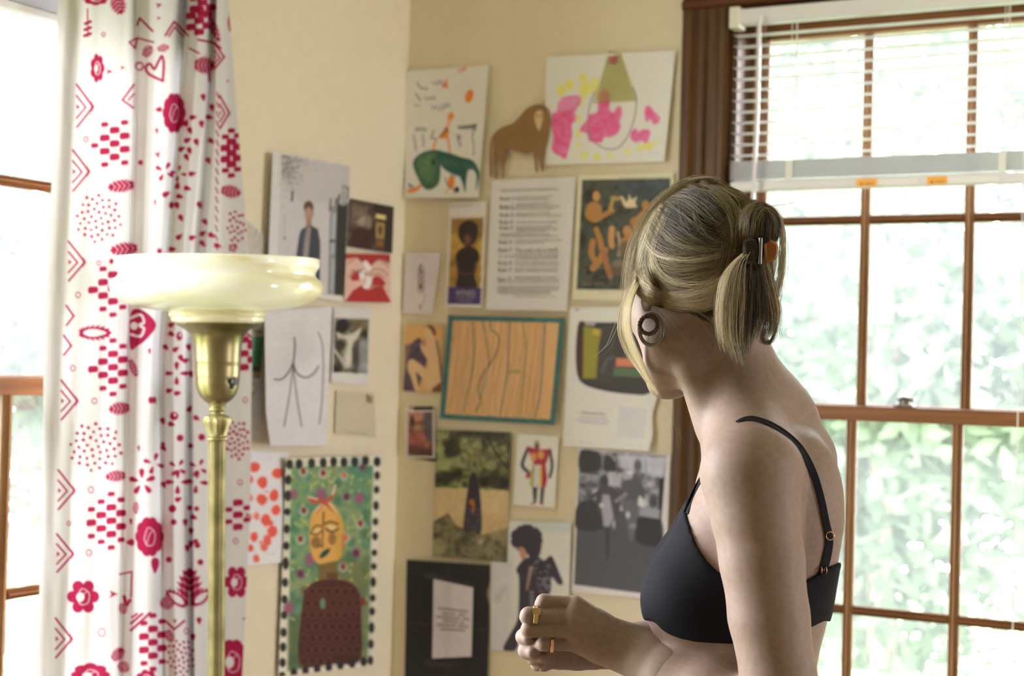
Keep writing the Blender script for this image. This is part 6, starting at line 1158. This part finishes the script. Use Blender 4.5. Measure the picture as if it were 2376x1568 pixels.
# ---- lower body, out of the frame
hipw = toW(c3(1755, 1930, TZ)); tz_ = hipw[2]; leg = Field((-.34, -.30, .0), (.34, .30, tz_+.16), .009)
fwW = np.array([(FW_@BAS)[0], (FW_@BAS)[1], 0]); fwW /= np.linalg.norm(fwW); ltW = np.array([-fwW[1], fwW[0], 0])
top_ = np.array([0, 0, tz_])
leg.ell(top_+np.array((0, 0, .02)), (.112, .12, .172), [fwW, (0, 0, 1), ltW], .03)
for s in (-1, 1):
    h_ = ltW*s*.085; leg.cone([(*(h_+np.array((0, 0, tz_-.06))), .088), (*(h_*1.0+fwW*.015+np.array((0, 0, .50))), .062), (*(h_+np.array((0, 0, .07))), .052)], .03)
Vl, Fl = surface(leg.v, leg.lo, leg.h); Vl = relax(Vl, Fl, 2)
mk('trousers', Vl+np.array((hipw[0], hipw[1], 0)), Fl, mat('dark_denim', (.03, .04, .07), .8), per, True)
for s in (-1, 1):
    sh = Field((-.3, -.3, 0), (.3, .3, .12), .007); h_ = ltW*s*.085
    sh.cone([(*(h_-fwW*.045+np.array((0, 0, .045))), .038), (*(h_+fwW*.06+np.array((0, 0, .038))), .034), (*(h_+fwW*.15+np.array((0, 0, .03))), .028)], .01)
    Vs, Fs = surface(np.maximum(sh.v, .004-sh.ax[2][None, None, :]), sh.lo, sh.h); mk('shoe', relax(Vs, Fs, 1)+np.array((hipw[0], hipw[1], 0)), Fs, mat('black_leather', (.02, .02, .02), .5), per, True)
# ---------------------------------------------------------------- hair
hair = Field(c3(1400, 900, 1.75)*np.array((1, 1, 0))+np.array((0, 0, 1.60)), c3(1850, 395, 1.75)*np.array((1, 1, 0))+np.array((0, 0, 1.88)), .003)
hair.ell(hp(-.006, 0, -.001), (.0970, .0815, .0712), HR, .01)
gx = np.stack(np.meshgrid(*hair.ax, indexing='ij'), -1); px_ = gx[..., 0]/gx[..., 2]*FPX+W/2; py_ = -gx[..., 1]/gx[..., 2]*FPX+H/2
line_y = np.interp(px_, [1400, 1450, 1480, 1505, 1530, 1560, 1600, 1650, 1690, 1720, 1850], [650, 655, 690, 704, 700, 700, 722, 745, 760, 750, 720])
q_ = gx-HO; ff = q_@hf; dd2 = -(q_@hu)
hair.v = np.maximum(hair.v, ((py_-line_y)*1.75/FPX).astype(np.float32)); hair.v = np.maximum(hair.v, (ff*.93+dd2*.38-.076).astype(np.float32))
hair.v = np.maximum(hair.v, -(body.sample(gx)+.004).astype(np.float32))
hair.ell(c3(1757, 530, 1.668), (.0215, .0270, .0240), None, .006)
hair.cone([P4(1738, 590, 1.676, .0130), P4(1734, 650, 1.674, .0145), P4(1722, 730, 1.678, .0115), P4(1716, 790, 1.684, .006)], .01)
hair.cone([P4(1762, 600, 1.680, .0115), P4(1776, 680, 1.682, .0095), P4(1786, 740, 1.688, .005)], .01)
Vh, Fh = surface(hair.v, hair.lo, hair.h); Vh = relax(Vh, Fh, 3)
m_cap = noise_col(mat('hair_underlayer', rough=.6), 55, (.045, .032, .020), (.13, .098, .058), (1, 1, 1), 5)
ho = mk('hair', toW(Vh), Fh, m_cap, per, True)
# strands follow guide lines drawn over the hair's surface
GX = np.arange(1400, 1850, 3.); GY = np.arange(395, 900, 3.); gxx, gyy = np.meshgrid(GX, GY)
comb = Field.__new__(Field); comb.lo, comb.h, comb.n, comb.ax = hair.lo, hair.h, hair.n, hair.ax; comb.v = np.minimum(hair.v, body.sample(gx).astype(np.float32))
DM = comb.depth(gxx, gyy, 1.601, 1.87); 
for _ in range(120):
    bad = np.isnan(DM)
    if not bad.any(): break
    s = np.zeros_like(DM); k = np.zeros_like(DM)
    for dy, dx in ((0, 1), (0, -1), (1, 0), (-1, 0)):
        r_ = np.roll(DM, (dy, dx), (0, 1)); g_ok = ~np.isnan(r_); s += np.where(g_ok, r_, 0); k += g_ok
    DM = np.where(bad & (k > 0), s/np.maximum(k, 1), DM)
for _ in range(2): DM = .5*DM+.125*(np.roll(DM, 1, 0)+np.roll(DM, -1, 0)+np.roll(DM, 1, 1)+np.roll(DM, -1, 1))
def dm(px, py):
    x = np.clip((px-GX[0])/3, 0, len(GX)-1.01); y = np.clip((py-GY[0])/3, 0, len(GY)-1.01); i = x.astype(int); j = y.astype(int); fx = x-i; fy = y-j
    return (DM[j, i]*(1-fx)+DM[j, i+1]*fx)*(1-fy)+(DM[j+1, i]*(1-fx)+DM[j+1, i+1]*fx)*fy
hr_ = np.random.default_rng(11); STR = []; COLR = []; RAD = []
NP = 16
def resample(p, n=NP):
    q = cr(p, 8); s = np.r_[0, np.cumsum(np.linalg.norm(np.diff(q[:, :2], axis=0), axis=1))]; t = np.linspace(0, s[-1], n); return np.stack([np.interp(t, s, q[:, i]) for i in range(q.shape[1])], 1)
def sheet(guides, n, c0, c1, lift=(.0005, .004), jit=5., free=False, rad=(.00009, .00016), ends=0.):
    """n strands spread between neighbouring guide lines; guides: lists of (px, py) on the surface, or (px, py, z) when free"""
    G = np.array([resample(np.array(g, float)) for g in guides])
    for _ in range(n):
        u = hr_.uniform(0, len(G)-1.0001) if len(G) > 1 else 0; i = int(u); f = u-i; p = (G[i]*(1-f)+G[i+1]*f if len(G) > 1 else G[0]).copy()
        cl = hr_.normal(0, 1, 2)*jit*.6; t = np.linspace(0, 1, NP); ph = hr_.uniform(0, 6.28, 2); fr_ = hr_.uniform(1.5, 5)
        p[:, 0] += cl[0]*(.4+.6*t)+hr_.normal(0, jit*.25)+jit*.25*np.sin(fr_*t*3+ph[0]); p[:, 1] += cl[1]*(.4+.6*t)+jit*.25*np.sin(fr_*t*3+ph[1])
        if ends: k = int(NP*(1-hr_.uniform(0, ends))); p = resample(p[:max(k, 5)])
        if free: z = p[:, 2]+hr_.normal(0, .004)+.002*np.sin(3*t+ph[0])
        else: z = dm(p[:, 0], p[:, 1])-hr_.uniform(*lift)*np.sin(np.pi*np.clip(t*.9+.08, 0, 1))**.5
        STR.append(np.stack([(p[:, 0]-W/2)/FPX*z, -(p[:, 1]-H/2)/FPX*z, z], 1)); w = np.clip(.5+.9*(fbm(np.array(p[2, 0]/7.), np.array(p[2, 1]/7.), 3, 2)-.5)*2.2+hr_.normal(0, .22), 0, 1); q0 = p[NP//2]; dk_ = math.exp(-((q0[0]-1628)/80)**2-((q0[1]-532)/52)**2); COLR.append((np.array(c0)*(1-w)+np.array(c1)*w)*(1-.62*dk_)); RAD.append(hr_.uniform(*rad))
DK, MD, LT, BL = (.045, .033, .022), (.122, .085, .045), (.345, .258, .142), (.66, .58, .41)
SW = [[(1600, 424), (1652, 432), (1700, 466), (1726, 508), (1742, 548)], [(1566, 440), (1620, 446), (1670, 486), (1712, 530), (1738, 558)], [(1536, 462), (1580, 474), (1640, 512), (1700, 546), (1736, 564)], [(1510, 492), (1544, 528), (1610, 566), (1680, 574), (1736, 572)],
      [(1488, 525), (1510, 575), (1570, 605), (1660, 600), (1734, 580)], [(1472, 562), (1492, 610), (1560, 645), (1660, 628), (1732, 588)], [(1460, 600), (1482, 645), (1550, 680), (1650, 660), (1730, 596)], [(1456, 630), (1490, 678), (1560, 702), (1650, 690), (1728, 604)], [(1470, 655), (1510, 700), (1590, 716), (1670, 706), (1726, 612)]]
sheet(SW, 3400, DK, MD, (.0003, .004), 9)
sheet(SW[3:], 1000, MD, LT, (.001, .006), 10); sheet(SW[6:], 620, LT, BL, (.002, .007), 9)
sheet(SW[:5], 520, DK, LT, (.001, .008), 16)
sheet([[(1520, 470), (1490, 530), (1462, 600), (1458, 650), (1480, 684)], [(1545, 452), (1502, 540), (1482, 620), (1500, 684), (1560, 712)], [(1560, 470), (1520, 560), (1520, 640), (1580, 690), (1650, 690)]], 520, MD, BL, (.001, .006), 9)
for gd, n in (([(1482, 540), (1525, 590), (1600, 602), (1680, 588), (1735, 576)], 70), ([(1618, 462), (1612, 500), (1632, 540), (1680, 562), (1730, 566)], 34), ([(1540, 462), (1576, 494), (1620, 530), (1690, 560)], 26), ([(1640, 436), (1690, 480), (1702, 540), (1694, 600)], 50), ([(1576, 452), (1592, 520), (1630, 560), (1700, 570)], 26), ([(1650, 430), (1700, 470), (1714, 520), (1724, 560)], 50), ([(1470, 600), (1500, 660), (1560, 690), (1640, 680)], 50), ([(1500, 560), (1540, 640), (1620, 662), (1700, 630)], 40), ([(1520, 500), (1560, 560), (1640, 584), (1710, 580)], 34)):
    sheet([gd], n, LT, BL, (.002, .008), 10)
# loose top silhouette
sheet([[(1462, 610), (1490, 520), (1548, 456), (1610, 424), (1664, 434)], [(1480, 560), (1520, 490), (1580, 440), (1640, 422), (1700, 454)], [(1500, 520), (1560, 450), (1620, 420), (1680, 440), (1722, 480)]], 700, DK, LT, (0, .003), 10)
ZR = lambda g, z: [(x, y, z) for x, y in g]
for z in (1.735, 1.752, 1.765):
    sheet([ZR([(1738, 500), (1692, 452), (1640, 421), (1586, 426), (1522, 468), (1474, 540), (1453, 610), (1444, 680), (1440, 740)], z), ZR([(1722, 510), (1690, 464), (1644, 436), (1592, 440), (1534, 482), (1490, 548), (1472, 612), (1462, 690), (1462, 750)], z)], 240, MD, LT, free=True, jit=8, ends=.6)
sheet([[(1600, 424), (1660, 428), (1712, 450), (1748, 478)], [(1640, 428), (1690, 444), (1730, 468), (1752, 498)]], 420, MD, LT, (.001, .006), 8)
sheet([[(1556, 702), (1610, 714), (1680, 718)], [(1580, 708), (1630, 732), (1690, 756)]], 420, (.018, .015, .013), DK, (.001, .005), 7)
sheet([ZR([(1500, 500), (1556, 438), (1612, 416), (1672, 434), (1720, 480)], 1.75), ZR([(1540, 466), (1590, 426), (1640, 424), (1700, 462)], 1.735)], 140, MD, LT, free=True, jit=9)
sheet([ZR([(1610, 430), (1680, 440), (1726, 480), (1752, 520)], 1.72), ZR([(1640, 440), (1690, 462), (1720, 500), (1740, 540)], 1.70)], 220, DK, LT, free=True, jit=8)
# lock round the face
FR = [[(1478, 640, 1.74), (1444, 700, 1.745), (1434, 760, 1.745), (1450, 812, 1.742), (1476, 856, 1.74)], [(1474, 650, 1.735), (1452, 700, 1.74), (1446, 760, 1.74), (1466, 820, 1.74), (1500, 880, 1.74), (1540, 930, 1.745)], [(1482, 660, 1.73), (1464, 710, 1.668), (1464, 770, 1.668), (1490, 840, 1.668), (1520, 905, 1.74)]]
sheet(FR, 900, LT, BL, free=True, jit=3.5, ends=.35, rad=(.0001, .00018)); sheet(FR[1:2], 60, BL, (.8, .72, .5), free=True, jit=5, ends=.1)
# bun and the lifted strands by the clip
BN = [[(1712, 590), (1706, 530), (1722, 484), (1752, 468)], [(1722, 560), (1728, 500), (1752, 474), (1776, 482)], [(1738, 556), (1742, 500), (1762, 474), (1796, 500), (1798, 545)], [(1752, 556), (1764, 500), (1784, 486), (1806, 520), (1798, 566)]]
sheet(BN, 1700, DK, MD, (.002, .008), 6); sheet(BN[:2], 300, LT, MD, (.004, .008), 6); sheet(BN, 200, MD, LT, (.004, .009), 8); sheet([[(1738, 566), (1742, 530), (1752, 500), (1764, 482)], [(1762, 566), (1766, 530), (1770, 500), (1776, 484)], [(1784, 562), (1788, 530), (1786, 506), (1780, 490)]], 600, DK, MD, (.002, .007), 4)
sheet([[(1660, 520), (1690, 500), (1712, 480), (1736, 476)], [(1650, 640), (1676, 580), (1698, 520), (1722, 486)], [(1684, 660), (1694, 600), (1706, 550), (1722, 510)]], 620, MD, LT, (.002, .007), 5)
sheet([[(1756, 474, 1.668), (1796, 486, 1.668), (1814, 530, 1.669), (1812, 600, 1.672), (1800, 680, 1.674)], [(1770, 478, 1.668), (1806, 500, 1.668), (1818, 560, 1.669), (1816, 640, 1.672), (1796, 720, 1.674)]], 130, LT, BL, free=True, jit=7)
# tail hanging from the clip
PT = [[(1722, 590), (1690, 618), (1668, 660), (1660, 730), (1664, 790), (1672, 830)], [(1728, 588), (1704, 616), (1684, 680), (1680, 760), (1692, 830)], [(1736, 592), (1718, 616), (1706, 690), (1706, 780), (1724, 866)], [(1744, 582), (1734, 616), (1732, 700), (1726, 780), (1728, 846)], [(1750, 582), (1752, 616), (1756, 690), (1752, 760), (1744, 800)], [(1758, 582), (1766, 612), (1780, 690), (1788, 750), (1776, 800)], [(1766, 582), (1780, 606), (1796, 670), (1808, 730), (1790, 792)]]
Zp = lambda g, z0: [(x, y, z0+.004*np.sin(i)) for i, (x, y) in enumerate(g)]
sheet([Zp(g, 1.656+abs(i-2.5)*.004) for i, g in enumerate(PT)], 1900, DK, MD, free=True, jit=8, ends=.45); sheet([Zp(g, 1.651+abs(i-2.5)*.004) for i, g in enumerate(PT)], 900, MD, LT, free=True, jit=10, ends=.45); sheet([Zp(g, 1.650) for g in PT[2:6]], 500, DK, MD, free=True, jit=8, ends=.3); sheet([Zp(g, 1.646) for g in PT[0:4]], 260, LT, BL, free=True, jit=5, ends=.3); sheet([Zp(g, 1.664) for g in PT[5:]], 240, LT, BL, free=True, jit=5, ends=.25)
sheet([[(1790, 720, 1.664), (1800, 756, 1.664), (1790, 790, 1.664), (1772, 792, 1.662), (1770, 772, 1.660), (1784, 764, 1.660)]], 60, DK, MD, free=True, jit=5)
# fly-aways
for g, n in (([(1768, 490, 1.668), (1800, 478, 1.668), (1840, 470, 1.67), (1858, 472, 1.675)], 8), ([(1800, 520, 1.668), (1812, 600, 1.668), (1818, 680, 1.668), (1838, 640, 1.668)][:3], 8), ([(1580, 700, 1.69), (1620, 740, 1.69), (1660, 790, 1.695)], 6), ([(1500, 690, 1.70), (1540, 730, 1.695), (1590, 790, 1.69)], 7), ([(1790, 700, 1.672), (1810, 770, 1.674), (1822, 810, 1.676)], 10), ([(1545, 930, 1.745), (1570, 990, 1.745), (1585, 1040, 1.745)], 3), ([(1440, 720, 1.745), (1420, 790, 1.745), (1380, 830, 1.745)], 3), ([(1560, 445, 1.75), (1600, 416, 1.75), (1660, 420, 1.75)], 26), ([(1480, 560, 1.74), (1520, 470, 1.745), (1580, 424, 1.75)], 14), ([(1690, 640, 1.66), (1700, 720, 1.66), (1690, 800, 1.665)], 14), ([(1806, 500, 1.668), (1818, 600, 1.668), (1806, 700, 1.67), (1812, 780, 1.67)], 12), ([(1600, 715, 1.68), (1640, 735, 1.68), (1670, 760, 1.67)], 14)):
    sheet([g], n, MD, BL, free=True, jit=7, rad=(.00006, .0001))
hc_ = bpy.data.hair_curves.new('strands'); n = len(STR); hc_.add_curves([NP]*n)
orig = parent_loc(ho); PW = toW(np.array(STR).reshape(-1, 3))-orig
hc_.attributes['position'].data.foreach_set('vector', PW.astype(np.float32).ravel())
ra = hc_.attributes.get('radius') or hc_.attributes.new('radius', 'FLOAT', 'POINT'); tp_ = np.interp(np.linspace(0, 1, NP), [0, .7, 1], [1, 1, .35]); ra.data.foreach_set('value', (np.repeat(np.array(RAD), NP)*np.tile(tp_, n)).astype(np.float32))
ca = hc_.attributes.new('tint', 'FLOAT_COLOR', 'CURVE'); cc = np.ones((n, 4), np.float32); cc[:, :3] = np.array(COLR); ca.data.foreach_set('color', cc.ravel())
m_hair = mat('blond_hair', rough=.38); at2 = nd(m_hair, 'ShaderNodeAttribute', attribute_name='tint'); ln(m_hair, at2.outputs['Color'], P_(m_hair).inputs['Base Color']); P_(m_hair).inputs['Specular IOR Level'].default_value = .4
tlh = nd(m_hair, 'ShaderNodeBsdfTranslucent'); ln(m_hair, at2.outputs['Color'], tlh.inputs[0]); mxh = nd(m_hair, 'ShaderNodeMixShader'); mxh.inputs[0].default_value = .3; ln(m_hair, P_(m_hair).outputs[0], mxh.inputs[1]); ln(m_hair, tlh.outputs[0], mxh.inputs[2]); ln(m_hair, mxh.outputs[0], m_hair.node_tree.nodes['Material Output'].inputs[0])
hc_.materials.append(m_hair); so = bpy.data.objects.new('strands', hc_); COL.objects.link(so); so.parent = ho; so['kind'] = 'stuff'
# ---- claw clip
m_tort = noise_col(mat('tortoiseshell', rough=.2), 70, (.004, .003, .003), (.016, .008, .004), detail=2); P_(m_tort).inputs['Transmission Weight'].default_value = .1
m_amber = mat('amber_plastic', (.22, .075, .010), .2)
clip = bpy.data.objects.new('claw_clip', None); COL.objects.link(clip); clip.parent = per; clip.location = toW(c3(1755, 583, 1.65))-parent_loc(per)
def plate(px, z, name, m, th=.0035):
    p = cr(px, 4, True); k = len(p); A = np.array([c3(x, y, z) for x, y in p]); ctr = A[:, :2].mean(0)
    A[:, 2] += ((A[:, 0]-ctr[0])**2+(A[:, 1]-ctr[1])**2)*9; B_ = A.copy(); B_[:, 2] += th; I_ = A.copy(); I_[:, :2] = ctr+(A[:, :2]-ctr)*.75; I_[:, 2] -= .0022
    F = [tuple(range(2*k, 3*k))]+[(i, (i+1) % k, 2*k+(i+1) % k, 2*k+i) for i in range(k)]+[(i, k+i, k+(i+1) % k, (i+1) % k) for i in range(k)]+[tuple(range(k, 2*k))]
    o = mk(name, toW(np.vstack([A, B_, I_])), F, m, clip); bm = bmesh.new(); bm.from_mesh(o.data); bmesh.ops.recalc_face_normals(bm, faces=bm.faces[:]); bm.to_mesh(o.data); bm.free(); return o
plate([(1724, 562), (1736, 552), (1754, 551), (1762, 562), (1761, 600), (1752, 612), (1734, 611), (1725, 600)], 1.640, 'jaw', m_tort)
plate([(1769, 562), (1776, 554), (1792, 556), (1806, 570), (1805, 596), (1796, 604), (1774, 611), (1768, 598)], 1.648, 'grip', m_amber)
plate([(1760, 560), (1770, 557), (1774, 580), (1772, 606), (1760, 607)], 1.645, 'hinge', m_tort)
MB().tube([toW(c3(1765, 552, 1.640)), toW(c3(1763, 612, 1.640))], .0022, 10).build('spring', mat('steel_spring', (.16, .15, .15), .4, 1.0), clip, True)
for i in range(5): MB().tube([toW(c3(1726+i*9, 606, 1.644)), toW(c3(1724+i*9, 622, 1.650)), toW(c3(1727+i*8.6, 634, 1.658))], [.0022, .0018, .001], 7).build('tooth', m_tort, clip, True)
